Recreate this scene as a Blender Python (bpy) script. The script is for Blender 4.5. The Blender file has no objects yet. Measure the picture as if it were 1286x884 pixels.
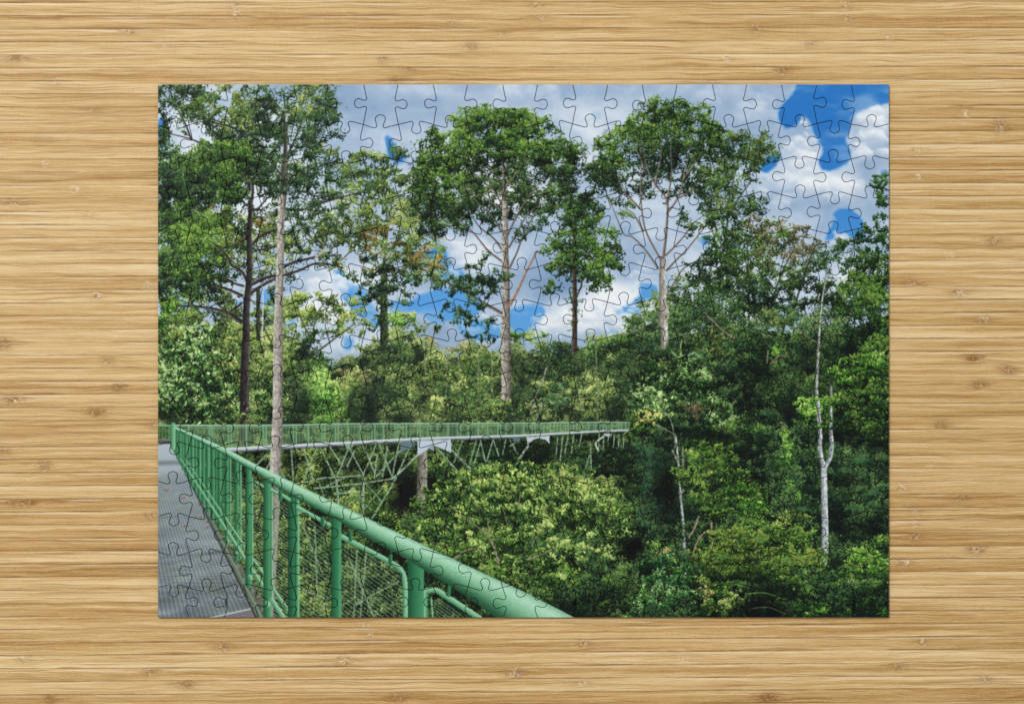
# A jigsaw puzzle of a forest walkway lying on a bamboo tabletop, seen from straight above.
import bpy, math
WORLD, POWER = 0.52, 119.0
import numpy as np
PX0, PY0, PX1, PY1 = 198.0, 106.0, 1116.8, 775.4      # printed sheet in photograph pixels
SS = 1.6
PW, PH = int((PX1-PX0)*SS), int((PY1-PY0)*SS)
rng = np.random.default_rng(11)
YY, XX = np.mgrid[0:PH, 0:PW].astype(np.float32)
GX, GY = XX/SS+PX0, YY/SS+PY0                          # photo coordinates of every print pixel
can = np.zeros((PH, PW, 3), np.float32)

def c8(*c): return np.array(c, np.float32)/255.0

def vnoise(x, y, seed):
    r = np.random.default_rng(seed); n = 128
    t = r.random((n, n)).astype(np.float32)
    xi = np.floor(x).astype(int); yi = np.floor(y).astype(int)
    fx = x-xi; fy = y-yi; fx = fx*fx*(3-2*fx); fy = fy*fy*(3-2*fy)
    x0 = xi % n; x1 = (xi+1) % n; y0 = yi % n; y1 = (yi+1) % n
    return (t[y0, x0]*(1-fx)+t[y0, x1]*fx)*(1-fy)+(t[y1, x0]*(1-fx)+t[y1, x1]*fx)*fy

def fbm(x, y, seed, octv=5, gain=.52):
    a = 1.0; s = 0; tot = 0
    for o in range(octv):
        s = s+a*vnoise(x, y, seed+o*17); tot += a
        x = x*2.03+11.3; y = y*2.03+5.7; a *= gain
    return s/tot

def sstep(a, b, x):
    t = np.clip((x-a)/(b-a), 0, 1); return t*t*(3-2*t)

def blob(cx, cy, rx, ry, x=None, y=None):
    x = GX if x is None else x; y = GY if y is None else y
    return np.exp(-(((x-cx)/rx)**2+((y-cy)/ry)**2))

# ---------------------------------------------------------------- stamping of leaves
def leaves(x, y, a, b, th, col):
    """ellipse leaves, later ones lie over earlier ones (photo px units)"""
    n = len(x)
    for s in range(0, n, 16000):
        e = slice(s, min(n, s+16000))
        px = (x[e]-PX0)*SS; py = (y[e]-PY0)*SS; A = a[e]*SS; B = b[e]*SS
        R = int(np.ceil(A.max()))+1
        o = np.arange(-R, R+1)
        ix = np.floor(px).astype(int)[:, None, None]+o[None, None, :]
        iy = np.floor(py).astype(int)[:, None, None]+o[None, :, None]
        dx = ix+.5-px[:, None, None]; dy = iy+.5-py[:, None, None]
        c = np.cos(th[e])[:, None, None]; q = np.sin(th[e])[:, None, None]
        u = (dx*c+dy*q)/A[:, None, None]; v = (-dx*q+dy*c)/B[:, None, None]
        m = (u*u+v*v < 1) & (ix >= 0) & (ix < PW) & (iy >= 0) & (iy < PH)
        k = np.nonzero(m)
        f = (iy+0*ix)[k]*PW+(ix+0*iy)[k]
        can.reshape(-1, 3)[f] = col[e][k[0]]

def ramp(pal, t):
    pal = np.array(pal, np.float32)/255.0
    t = np.clip(t, 0, .9999)*(len(pal)-1); i = t.astype(int); f = (t-i)[:, None]
    return pal[i]*(1-f)+pal[i+1]*f

def in_poly(x, y, poly):
    ins = np.zeros(x.shape, bool); n = len(poly)
    for i in range(n):
        x0, y0 = poly[i]; x1, y1 = poly[(i+1) % n]
        if y0 == y1: continue
        cr = ((y0 > y) != (y1 > y)) & (x < (x1-x0)*(y-y0)/(y1-y0)+x0)
        ins ^= cr
    return ins

def sample(shape, n):
    """n random points in a polygon, or in a list of ellipses (cx,cy,rx,ry[,weight])"""
    if len(shape[0]) == 2:
        xs = [p[0] for p in shape]; ys = [p[1] for p in shape]
        ox = []; oy = []; got = 0
        while got < n:
            x = rng.uniform(min(xs), max(xs), n*2); y = rng.uniform(min(ys), max(ys), n*2)
            k = in_poly(x, y, shape); ox.append(x[k]); oy.append(y[k]); got += k.sum()
        return np.concatenate(ox)[:n], np.concatenate(oy)[:n]
    w = np.array([e[2]*e[3]*(e[4] if len(e) > 4 else 1) for e in shape], float); w /= w.sum()
    i = rng.choice(len(shape), n, p=w); E = np.array([e[:4] for e in shape], float)[i]
    r = np.sqrt(rng.random(n)); a = rng.uniform(0, 2*np.pi, n)
    return E[:, 0]+E[:, 2]*r*np.cos(a), E[:, 1]+E[:, 3]*r*np.sin(a)

def area(shape):
    if len(shape[0]) == 2:
        s = 0
        for i in range(len(shape)):
            x0, y0 = shape[i]; x1, y1 = shape[(i+1) % len(shape)]; s += x0*y1-x1*y0
        return abs(s)/2
    return sum(3.1416*e[2]*e[3]*(e[4] if len(e) > 4 else 1) for e in shape)*.8

LEAFK, DENSK = .68, 1.85
def foliage(shape, pal, clump=9, dens=.5, leaf=1.8, asp=.5, flat=.75, bias=0., contrast=1., th0=None, spread=1.0,
            jit=.09, cover=1.5, topness=.35, vary=.16, dome=.16):
    """clumps of leaves, each lit from above, shaded below.  dens = leaves per square px."""
    A = area(shape); leaf = leaf*LEAFK; dens = dens*DENSK
    nc = max(1, int(A*cover/(3.14*clump*clump*flat)))
    cx, cy = sample(shape, nc); dm = np.zeros(nc)
    if len(shape[0]) > 2 and dome:
        E = np.array([e[:4] for e in shape], float); q = ((cx[:, None]-E[:, 0])/E[:, 2])**2+((cy[:, None]-E[:, 1])/E[:, 3])**2
        j = q.argmin(1); ry = np.maximum(E[j, 3], clump*.8); dm = -dome*np.clip((cy-E[j, 1])/ry, -1, 1)
    order = np.argsort(cy*topness+rng.random(nc)*60*(1-topness)); cx = cx[order]; cy = cy[order]; dm = dm[order]
    cr = clump*rng.uniform(.6, 1.35, nc); cb = rng.normal(0, vary, nc)+dm
    # broad light and dark over the whole mass
    big = fbm(cx/34., cy/34., 91, 3)-.5
    per = np.maximum(3, (A*dens/nc*(cr/clump)**2)).astype(int)
    i = np.repeat(np.arange(nc), per); n = len(i)
    dx = rng.normal(0, .52, n); dy = rng.normal(0, .5, n)
    rr = np.hypot(dx, dy); k = np.where(rr > 1.35, 1.35/np.maximum(rr, .01), 1); dx = dx*k; dy = dy*k
    sk = rng.normal(0, .35, nc)[i]
    x = cx[i]+(dx+dy*sk)*cr[i]*spread; y = cy[i]+(dy+.25*dx*sk)*cr[i]*flat*spread
    x = x+9*(vnoise(x/7., y/7., 201)-.5); y = y+8*(vnoise(x/7., y/7., 202)-.5)
    t = .5-dy*.42*contrast-dx*.06+(cb[i]+big[i]*.9)*contrast+rng.normal(0, .20, n)*contrast+bias+.045
    key = i*10+dy*-4+rng.normal(0, 2.4, n)
    o = np.argsort(key, kind='stable')
    col = ramp(pal, t); col *= (1+rng.normal(0, jit, (n, 1))); col[:, 0] *= 1+rng.normal(0, jit*.7, n)
    la = leaf*rng.uniform(.6, 1.4, n); th = rng.uniform(0, np.pi, n) if th0 is None else rng.normal(th0, .6, n)
    leaves(x[o], y[o], la[o], (la*asp*rng.uniform(.7, 1.2, n))[o], th[o], np.clip(col[o], 0, 1).astype(np.float32))

# ---------------------------------------------------------------- strokes
def _spline(pts, n=10):
    P = np.array(pts, float)
    if len(P) < 3: return P
    out = []
    for i in range(len(P)-1):
        p0 = P[max(i-1, 0)]; p1 = P[i]; p2 = P[i+1]; p3 = P[min(i+2, len(P)-1)]
        for k in range(n):
            t = k/n
            out.append(.5*(2*p1+(p2-p0)*t+(2*p0-5*p1+4*p2-p3)*t*t+(3*p1-p0-3*p2+p3)*t**3))
    out.append(P[-1]); return np.array(out)

def stroke(pts, w0, w1, col, dark=None, light=None, smooth=True, tex=0., alpha=1., side=-1):
    """a round limb, pipe or line: dark/light are the colours of its two flanks"""
    P = _spline(pts) if smooth else np.array(pts, float)
    L = np.r_[0, np.cumsum(np.hypot(*np.diff(P, axis=0).T))]; T = L/L[-1]
    Wm = max(w0, w1)/2+1.5
    x0 = max(0, int((P[:, 0].min()-Wm-PX0)*SS)); x1 = min(PW, int((P[:, 0].max()+Wm-PX0)*SS)+2)
    y0 = max(0, int((P[:, 1].min()-Wm-PY0)*SS)); y1 = min(PH, int((P[:, 1].max()+Wm-PY0)*SS)+2)
    if x0 >= x1 or y0 >= y1: return
    gx = GX[y0:y1, x0:x1]; gy = GY[y0:y1, x0:x1]
    best = np.full(gx.shape, 1e9, np.float32); sg = np.zeros_like(best); tt = np.zeros_like(best)
    for i in range(len(P)-1):
        ax, ay = P[i]; bx, by = P[i+1]; dx = bx-ax; dy = by-ay; l2 = dx*dx+dy*dy+1e-9
        t = np.clip(((gx-ax)*dx+(gy-ay)*dy)/l2, 0, 1)
        ex = gx-(ax+t*dx); ey = gy-(ay+t*dy); d = np.hypot(ex, ey)
        cr = (dx*ey-dy*ex)/np.sqrt(l2)
        k = d < best; best[k] = d[k]; sg[k] = cr[k]; tt[k] = (T[i]+(T[i+1]-T[i])*t)[k]
    hw = (w0+(w1-w0)*tt)/2
    m = np.clip((hw-best)*SS+.5, 0, 1)*alpha
    s = np.clip(sg/np.maximum(hw, .2), -1, 1)*side
    c = np.array(col, np.float32)/255
    C = np.broadcast_to(c, gx.shape+(3,)).copy()
    if light is not None:
        f = np.clip(s, 0, 1)[..., None]; C = C*(1-f)+np.array(light, np.float32)/255*f
    if dark is not None:
        f = (np.clip(-s, 0, 1)**1.2)[..., None]; C = C*(1-f)+np.array(dark, np.float32)/255*f
    if tex:
        nz = fbm(gx*.9, gy*.25, 7, 3)-.5+.6*(fbm(gx*.5, gy*.6, 17, 2)-.5)
        C *= (1+nz*tex)[..., None]
    reg = can[y0:y1, x0:x1]; reg[:] = reg*(1-m[..., None])+np.clip(C, 0, 1)*m[..., None]

def fillpoly(poly, col, alpha=1., tex=0., sx=.4, sy=.4):
    xs = [p[0] for p in poly]; ys = [p[1] for p in poly]
    x0 = max(0, int((min(xs)-PX0)*SS)-1); x1 = min(PW, int((max(xs)-PX0)*SS)+2)
    y0 = max(0, int((min(ys)-PY0)*SS)-1); y1 = min(PH, int((max(ys)-PY0)*SS)+2)
    gx = GX[y0:y1, x0:x1]; gy = GY[y0:y1, x0:x1]
    m = in_poly(gx, gy, poly).astype(np.float32)*alpha
    C = np.broadcast_to(np.array(col, np.float32)/255, gx.shape+(3,)).copy()
    if tex: C *= (1+(fbm(gx*sx, gy*sy, 5, 3)-.5)*tex)[..., None]
    reg = can[y0:y1, x0:x1]; reg[:] = reg*(1-m[..., None])+C*m[..., None]

def shade(cx, cy, rx, ry, amt, to=(8,16,14)):
    """a pocket of dark forest interior, soft edged and broken by noise"""
    e = blob(cx, cy, rx, ry)*(.65+.7*fbm(GX/9., GY/9., 77, 3)); e = (np.clip(e*amt, 0, 1))[..., None]
    can[:] = can*(1-e)+np.array(to, np.float32)/255*e

def micro(amt, poly=None):
    """the fine broken light of leaves too small to draw one by one"""
    t = fbm(GX/1.7, GY/1.5, 611, 2)-.5; t2 = fbm(GX/4.2, GY/3.6, 633, 2)-.5
    m = sstep(.98, 1.12, can[..., 1]/(can[..., 2]+.01))
    if poly is not None: m = m*soften(in_poly(GX, GY, poly).astype(np.float32), 4)
    f = 1+m*amt*(2.6*t+1.5*t2)
    can[:] = np.clip(can*f[..., None], 0, 1)

def soften(img, s):
    if img.ndim == 2: return soften(img[..., None], s)[..., 0]
    r = int(3*s)+1; k = np.exp(-(np.arange(-r, r+1)/s)**2/2); k /= k.sum()
    p = np.pad(img, ((r, r), (0, 0), (0, 0)), 'edge'); o = sum(k[j]*p[j:j+img.shape[0]] for j in range(2*r+1))
    p = np.pad(o, ((0, 0), (r, r), (0, 0)), 'edge'); return sum(k[j]*p[:, j:j+img.shape[1]] for j in range(2*r+1))

def twigs(x, y, n, length, ang, sp, col, w=1.2, w1=.5):
    for _ in range(n):
        a = rng.normal(ang, sp); l = length*rng.uniform(.6, 1.2)
        x1 = x+np.cos(a)*l; y1 = y+np.sin(a)*l
        xm = (x+x1)/2+rng.normal(0, l*.08); ym = (y+y1)/2+rng.normal(0, l*.08)
        stroke([(x, y), (xm, ym), (x1, y1)], w, w1, col)

# ================================================================= SKY
def sky():
    wx = GX+22*(fbm(GX/40, GY/40, 3)-.5); wy = GY+22*(fbm(GX/40+9, GY/40, 4)-.5)
    BLUE = [[(1004,100),(992,122),(979,138),(979,153),(990,162),(1000,156),(1008,146),(1016,149),(1022,160),(1027,176),(1034,189),(1029,203),(1031,214),(1041,217),(1051,213),(1063,205),(1067,189),(1062,174),(1070,154),(1071,146),(1086,138),(1100,133),(1118,130),(1118,104)],
            [(1043,268),(1049,273),(1055,275),(1047,281),(1039,293),(1033,300),(1045,303),(1049,293),(1061,293),(1070,298),(1076,306),(1084,300),(1086,287),(1082,275),(1074,268),(1066,262),(1055,264)],
            [(964,196),(984,188),(976,204),(964,216),(952,214)],[(484,167),(491,173),(499,181),(501,192),(514,200),(500,205),(487,196),(482,177)],
            [(530,314),(543,312),(555,308),(560,321),(568,333),(580,341),(585,353),(574,352),(560,350),(553,339),(545,335),(533,323)],
            [(426,346),(456,362),(464,377),(478,396),(480,408),(470,412),(443,391),(430,373)],[(487,377),(516,377),(535,367),(562,362),(590,366),(606,378),(604,392),(592,398),(570,402),(547,410),(528,393),(510,392),(489,398)],
            [(575,405),(612,400),(628,410),(626,424),(600,428),(580,420)],[(641,385),(677,381),(685,391),(679,402),(661,406),(681,410),(679,424),(650,424),(636,410)],
            [(800,356),(815,356),(829,363),(829,377),(815,374),(806,380),(804,391),(796,396),(788,406),(781,405),(771,392),(775,387),(785,387),(794,379),(804,370)],[(762,414),(778,416),(776,424),(762,424)],
            [(225,374),(240,384),(236,392),(226,388)],[(292,380),(304,370),(304,382),(296,386)],[(326,362),(348,362),(348,392),(328,392)],[(417,338),(432,338),(432,366),(424,362)],[(361,398),(373,398),(373,412),(361,412)],
            [(430,420),(446,428),(440,442),(430,440)],[(198,148),(208,152),(207,184),(198,188)],[(325,215),(332,213),(334,222),(326,224)],[(1104,214),(1117,216),(1117,226),(1106,222)],[(880,300),(890,296),(892,306),(882,310)],[(690,436),(704,436),(704,446),(692,446)]]
    B = np.zeros((PH, PW), np.float32)
    ux = GX+8*(fbm(GX/12, GY/12, 3, 4)-.5); uy = GY+8*(fbm(GX/12+9, GY/12, 4, 4)-.5)
    for p in BLUE:
        q = in_poly(ux, uy, p); B[q] = 1
    B = .5*soften(B, 3.6)+.5*soften(B, 10)
    n = fbm(GX/22, GY/18, 31, 6, .58)
    n2 = fbm(GX/9, GY/8, 47, 4)
    bl = sstep(.02, .74, B+(n-.5)*.7+(n2-.5)*.34)**1.15
    wisp = 1-.28*sstep(.5, .8, fbm(GX/60, GY/22, 401, 5))
    bl = (bl*wisp)[..., None]
    blue = c8(38, 118, 200)+(c8(84, 158, 226)-c8(38, 118, 200))*sstep(150, 400, GY)[..., None]
    # cloud brightness: grey-blue sheet above, billows lower and to the right
    rim = (1-sstep(.5, 1.0, bl))*.55
    blue = blue*(1-rim)+c8(128, 178, 228)*rim
    puff = fbm(GX/26, GY/20, 151, 6, .56); rg = 1-np.abs(2*fbm(GX/34, GY/26, 171, 5)-1)
    v = .46+.75*(fbm(GX/70, GY/36, 51, 4)-.5)+.22*(puff-.5)+.16*(rg-.8)
    for b in [(1100, 160, 30, 24, .40), (1095, 148, 20, 12, .2), (1010, 205, 30, 30, .25), (1000, 238, 50, 14, .30), (1045, 232, 34, 12, .35), (950, 125, 60, 26, .16), (780, 380, 50, 24, .30), (600, 322, 26, 22, .35), (720, 400, 60, 20, .42), (830, 240, 60, 50, .34),
              (520, 222, 30, 14, .3), (300, 250, 120, 80, .35), (260, 150, 60, 40, .3), (440, 350, 40, 30, .35), (405, 375, 30, 30, .4), (640, 195, 50, 50, .15), (650, 240, 60, 50, .25), (930, 360, 170, 50, .42), (738, 170, 26, 40, .28), (645, 116, 34, 10, .24), (1080, 345, 40, 20, .3), (1062, 302, 20, 6, .4), (1058, 118, 14, 10, .1),
              (700, 340, 60, 34, -.30), (800, 330, 40, 36, -.22), (500, 140, 90, 34, -.04), (690, 360, 30, 16, -.15), (1100, 205, 24, 18, -.15), (880, 120, 50, 14, -.1)]:
        v = v+b[4]*blob(b[0], b[1], b[2], b[3], wx, wy)
    v = v+.12*sstep(.0, .2, B)*sstep(200, 260, GX)
    v = np.clip(v, 0, 1)[..., None]
    g0, g1, g2 = c8(118, 150, 188), c8(166, 188, 214), c8(236, 240, 244)
    cl = np.where(v < .5, g0+(g1-g0)*v*2, g1+(g2-g1)*(v*2-1))
    can[:] = cl*(1-bl)+blue*bl
    can[:] *= (1+rng.normal(0, .010, (PH, PW, 1)))
    # heaped cumulus: overlapping puffs, white above and blue-grey beneath
    hx = GX+9*(fbm(GX/9, GY/9, 501, 4)-.5); hy = GY+9*(fbm(GX/9+4, GY/9, 502, 4)-.5)
    def heap(x0, x1, y0, y1, n, r0, r1, alpha=.55, grey=(164,184,212), white=(242,245,248)):
        P = [(rng.uniform(x0, x1), y0+(y1-y0)*rng.random()**1.0, rng.uniform(r0, r1)) for _ in range(n)]
        for cx, cy, r in sorted(P, key=lambda p: p[1]):
            a0, a1 = max(0, int((cx-r*1.6-PX0)*SS)), min(PW, int((cx+r*1.6-PX0)*SS)); b0, b1 = max(0, int((cy-r*1.6-PY0)*SS)), min(PH, int((cy+r*1.6-PY0)*SS))
            if a0 >= a1 or b0 >= b1: continue
            x = hx[b0:b1, a0:a1]; y = hy[b0:b1, a0:a1]; d = np.hypot(x-cx, (y-cy)*1.15)/r
            t = sstep(.75, -.75, (y-cy)/r-.25*(x-cx)/r)[..., None]
            C = np.array(grey, np.float32)/255*(1-t)+np.array(white, np.float32)/255*t
            al = (sstep(1.05, .55, d)*alpha*(.35+.65*t[..., 0]))[..., None]
            can[b0:b1, a0:a1] = can[b0:b1, a0:a1]*(1-al)+C*al
    heap(1076, 1117, 140, 200, 26, 7, 15, .7); heap(990, 1022, 176, 240, 26, 6, 13, .55); heap(1006, 1014, 154, 172, 5, 4, 6, .6); heap(1030, 1080, 226, 250, 16, 6, 13, .5)
    heap(940, 1000, 215, 262, 16, 8, 14, .35); heap(736, 800, 372, 424, 34, 6, 13, .65); heap(660, 735, 392, 424, 22, 5, 11, .5); heap(560, 615, 304, 345, 20, 7, 14, .5)
    heap(404, 432, 350, 392, 14, 6, 12, .6); heap(365, 410, 340, 400, 14, 6, 12, .5); heap(1045, 1062, 294, 306, 6, 4, 7, .7); heap(880, 960, 110, 150, 16, 10, 20, .22); heap(505, 530, 205, 235, 8, 6, 11, .45)
    heap(790, 820, 335, 352, 8, 5, 10, .4); heap(620, 700, 110, 130, 10, 8, 16, .25); heap(700, 760, 150, 215, 16, 8, 16, .3); heap(1060, 1117, 330, 352, 10, 6, 12, .6); heap(560, 640, 398, 425, 12, 5, 9, .35)
# palettes dark -> bright
P_DARK = [(5,14,11),(13,30,19),(27,52,31),(50,82,44),(88,122,62)]
P_FAR  = [(18,36,24),(34,62,36),(58,92,50),(92,124,66),(134,158,90)]
P_EUC  = [(9,22,16),(22,43,24),(42,70,34),(70,102,46),(112,142,66)]
P_OLV  = [(20,34,18),(44,64,32),(74,100,46),(112,136,62),(166,178,98)]
P_YEL  = [(28,46,20),(60,88,34),(98,128,50),(142,164,72),(190,202,116)]
P_LIME = [(16,44,14),(40,86,26),(74,128,38),(116,168,60),(168,206,100)]
P_LEAF = [(8,20,12),(20,42,20),(42,74,28),(72,112,38),(122,158,62)]
P_GLOS = [(8,20,12),(22,46,22),(46,82,36),(92,134,62),(172,200,130)]
P_TAN  = [(40,46,26),(82,84,46),(124,120,66),(160,152,92),(190,178,120)]
P_BUSH = [(12,26,14),(34,64,26),(72,110,42),(118,152,62),(182,202,112)]
BARK = (150,138,122)

def forest():
    # ---------- far skyline on the left and centre
    foliage([(300,392,80,34,.5),(240,395,50,26,.6)], P_YEL, 8, .45, 1.5, bias=-.06, cover=1.0)
    foliage([(402,392,42,30,1),(448,398,22,24,.8),(385,380,22,24,1),(370,400,20,30,1)], P_YEL, 8, .5, 1.5, bias=-.04, cover=1.1)
    for p in [[(383,470),(392,420),(400,390),(420,370)],[(400,440),(420,425),(435,414),(446,405)],[(392,430),(380,405),(372,385)]]:
        stroke(p, 2.6, .8, (64,66,52))
    foliage([(352,398,16,36,.7)], P_YEL, 7, .4, 1.5)
    foliage([(512,418,30,26,1),(494,436,30,24,1)], P_YEL, 8, .6, 1.5, bias=-.05, cover=1.6)
    foliage([(512,404,20,12,1)], P_LIME, 7, .6, 1.5, bias=-.1, cover=1.6)
    foliage([(552,436,26,20,1),(590,446,30,18,1),(540,425,14,14,1)], P_TAN, 7, .6, 1.4, bias=.05, cover=1.3)
    foliage([(664,440,28,22,1),(648,428,14,8,.6)], P_YEL, 7, .6, 1.5, bias=-.05, cover=1.5)
    foliage([(655,422,30,4,1)], P_LIME, 5, .6, 1.5, bias=-.1, cover=1.5)
    # ---------- dense belt behind the walkway
    belt = [(198,405),(225,398),(262,412),(300,404),(345,410),(380,430),(420,452),(470,428),(520,420),(560,440),(610,436),(648,440),(700,436),(740,424),(770,424),(805,402),(846,380),(846,580),(198,580)]
    fillpoly([(x,y+10) for x,y in belt[:-2]]+belt[-2:], (22,38,20), tex=.8, sx=.12, sy=.12)
    foliage(belt, P_OLV, 9, .55, 1.5, cover=1.5, bias=.05)
    foliage([(325,430,34,26),(300,415,60,14)], P_YEL, 8, .6, 1.5, bias=.08, cover=1.6)
    foliage([(345,470,40,50)], P_YEL, 8, .45, 1.5, bias=-.02, cover=1.3)
    foliage([(393,440,18,24),(388,470,26,30)], P_LEAF, 8, .7, 1.5, bias=-.28, cover=2)
    foliage([(372,520,34,14),(378,490,22,34)], P_DARK, 8, .6, 1.4, bias=-.2, cover=1.4)
    foliage([(470,470,44,34),(485,440,30,20)], P_OLV, 9, .6, 1.5, bias=.1, cover=1.6)
    foliage([(492,450,22,18)], P_EUC, 7, .6, 1.6, bias=-.02, cover=1.6)
    foliage([(466,482,36,10),(440,476,20,10)], P_TAN, 7, .5, 1.4, bias=-.08, cover=1.3)
    foliage([(404,496,24,34),(426,508,30,24)], P_LIME, 8, .7, 1.7, bias=-.02, cover=2.2)
    foliage([(402,482,14,18),(430,505,22,18)], P_LIME, 7, .6, 1.7, bias=.12, cover=1.2)
    foliage([(480,508,40,28),(498,490,26,18)], P_EUC, 9, .65, 1.6, bias=-.16, cover=2)
    shade(464,512,9,26,.9)
    foliage([(462,512,14,18)], P_DARK, 6, .4, 1.5, bias=-.2)
    foliage([(548,490,30,40),(540,520,24,14)], P_YEL, 8, .55, 1.5, bias=-.02, cover=1.8)
    foliage([(592,452,36,16),(606,446,24,16)], P_YEL, 7, .6, 1.5, bias=.0, cover=1.6)
    foliage([(590,502,52,34),(600,478,34,24)], P_EUC, 9, .7, 1.6, bias=.08, cover=2)
    foliage([(570,470,22,14),(630,520,20,12)], P_YEL, 7, .5, 1.5, bias=-.1, cover=1.3)
    foliage([(690,470,46,36),(670,505,34,28),(715,455,34,24)], P_EUC, 9, .65, 1.7, bias=-.14, cover=2)
    foliage([(722,480,30,14),(700,498,26,12)], P_FAR, 7, .5, 1.8, bias=.0, cover=1.2)
    foliage([(742,500,30,24),(748,482,20,14)], P_YEL, 8, .65, 1.5, bias=-.06, cover=2)
    foliage([(770,440,44,16),(800,425,40,18)], P_LEAF, 8, .7, 1.6, bias=-.16, cover=2)
    foliage([(790,470,36,26),(800,505,34,26)], P_EUC, 9, .6, 1.6, bias=-.12, cover=2)
    foliage([(822,425,36,50),(840,395,26,30),(868,400,36,50)], P_FAR, 9, .65, 1.6, bias=-.2, cover=2.1)
    for g in [(440,505,10,16,.7),(452,455,9,7,.5),(530,505,9,20,.6),(560,520,12,8,.6),(640,455,8,14,.6),(655,480,12,22,.6),(720,520,14,8,.7),(770,520,12,8,.7),(775,462,14,6,.6),(380,505,12,22,.8),(640,525,12,6,.7),(500,525,22,6,.8),(570,455,10,6,.5),(745,458,12,6,.5)]: shade(*g, (12,26,16))
    foliage([(434,482,16,10,1),(545,452,14,10,1),(575,488,14,10,1),(612,482,14,10,1),(620,458,12,8,1),(690,486,12,8,.8),(740,490,14,9,1),(550,508,14,10,1),(455,470,14,8,1),(365,446,12,9,1),(330,455,14,10,1)], P_YEL, 5.5, .5, 1.5, bias=.14, cover=1.5, topness=.9, dome=.3)
    haze_over([(198,400),(846,400),(846,535),(198,535)], .07)
    for p in [[(667,505),(672,498),(680,480),(686,462)],[(665,520),(672,505)],[(672,530),(680,505)]]:
        stroke(p, 1.0, 1.8, (150,150,138))
    stroke([(748,440),(750,500),(750,530)], 1.2, 1.4, (110,120,96))
    for x in (560,575,617,533,600): stroke([(x,445),(x+1,470),(x,492)], 1.2, 1.0, (150,148,120), alpha=.8)

def haze_over(poly, amt, col=(150,176,168)):
    m = (soften(in_poly(GX, GY, poly).astype(np.float32), 6)*amt)[..., None]; can[:] = can*(1-m)+np.array(col, np.float32)/255*m

def fern(x, y, r, n, a0, a1, col, lit):
    """a spray of arching fronds"""
    for k in range(n):
        a = np.radians(a0+(a1-a0)*(k+rng.uniform(-.3, .3))/max(1, n-1)); l = r*rng.uniform(.75, 1.1)
        p = [(x, y), (x+np.cos(a)*l*.5, y-np.sin(a)*l*.55), (x+np.cos(a)*l, y-np.sin(a)*l*.55+l*.22)]
        stroke(p, 1.9, .7, col, light=lit, alpha=.9)

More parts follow.
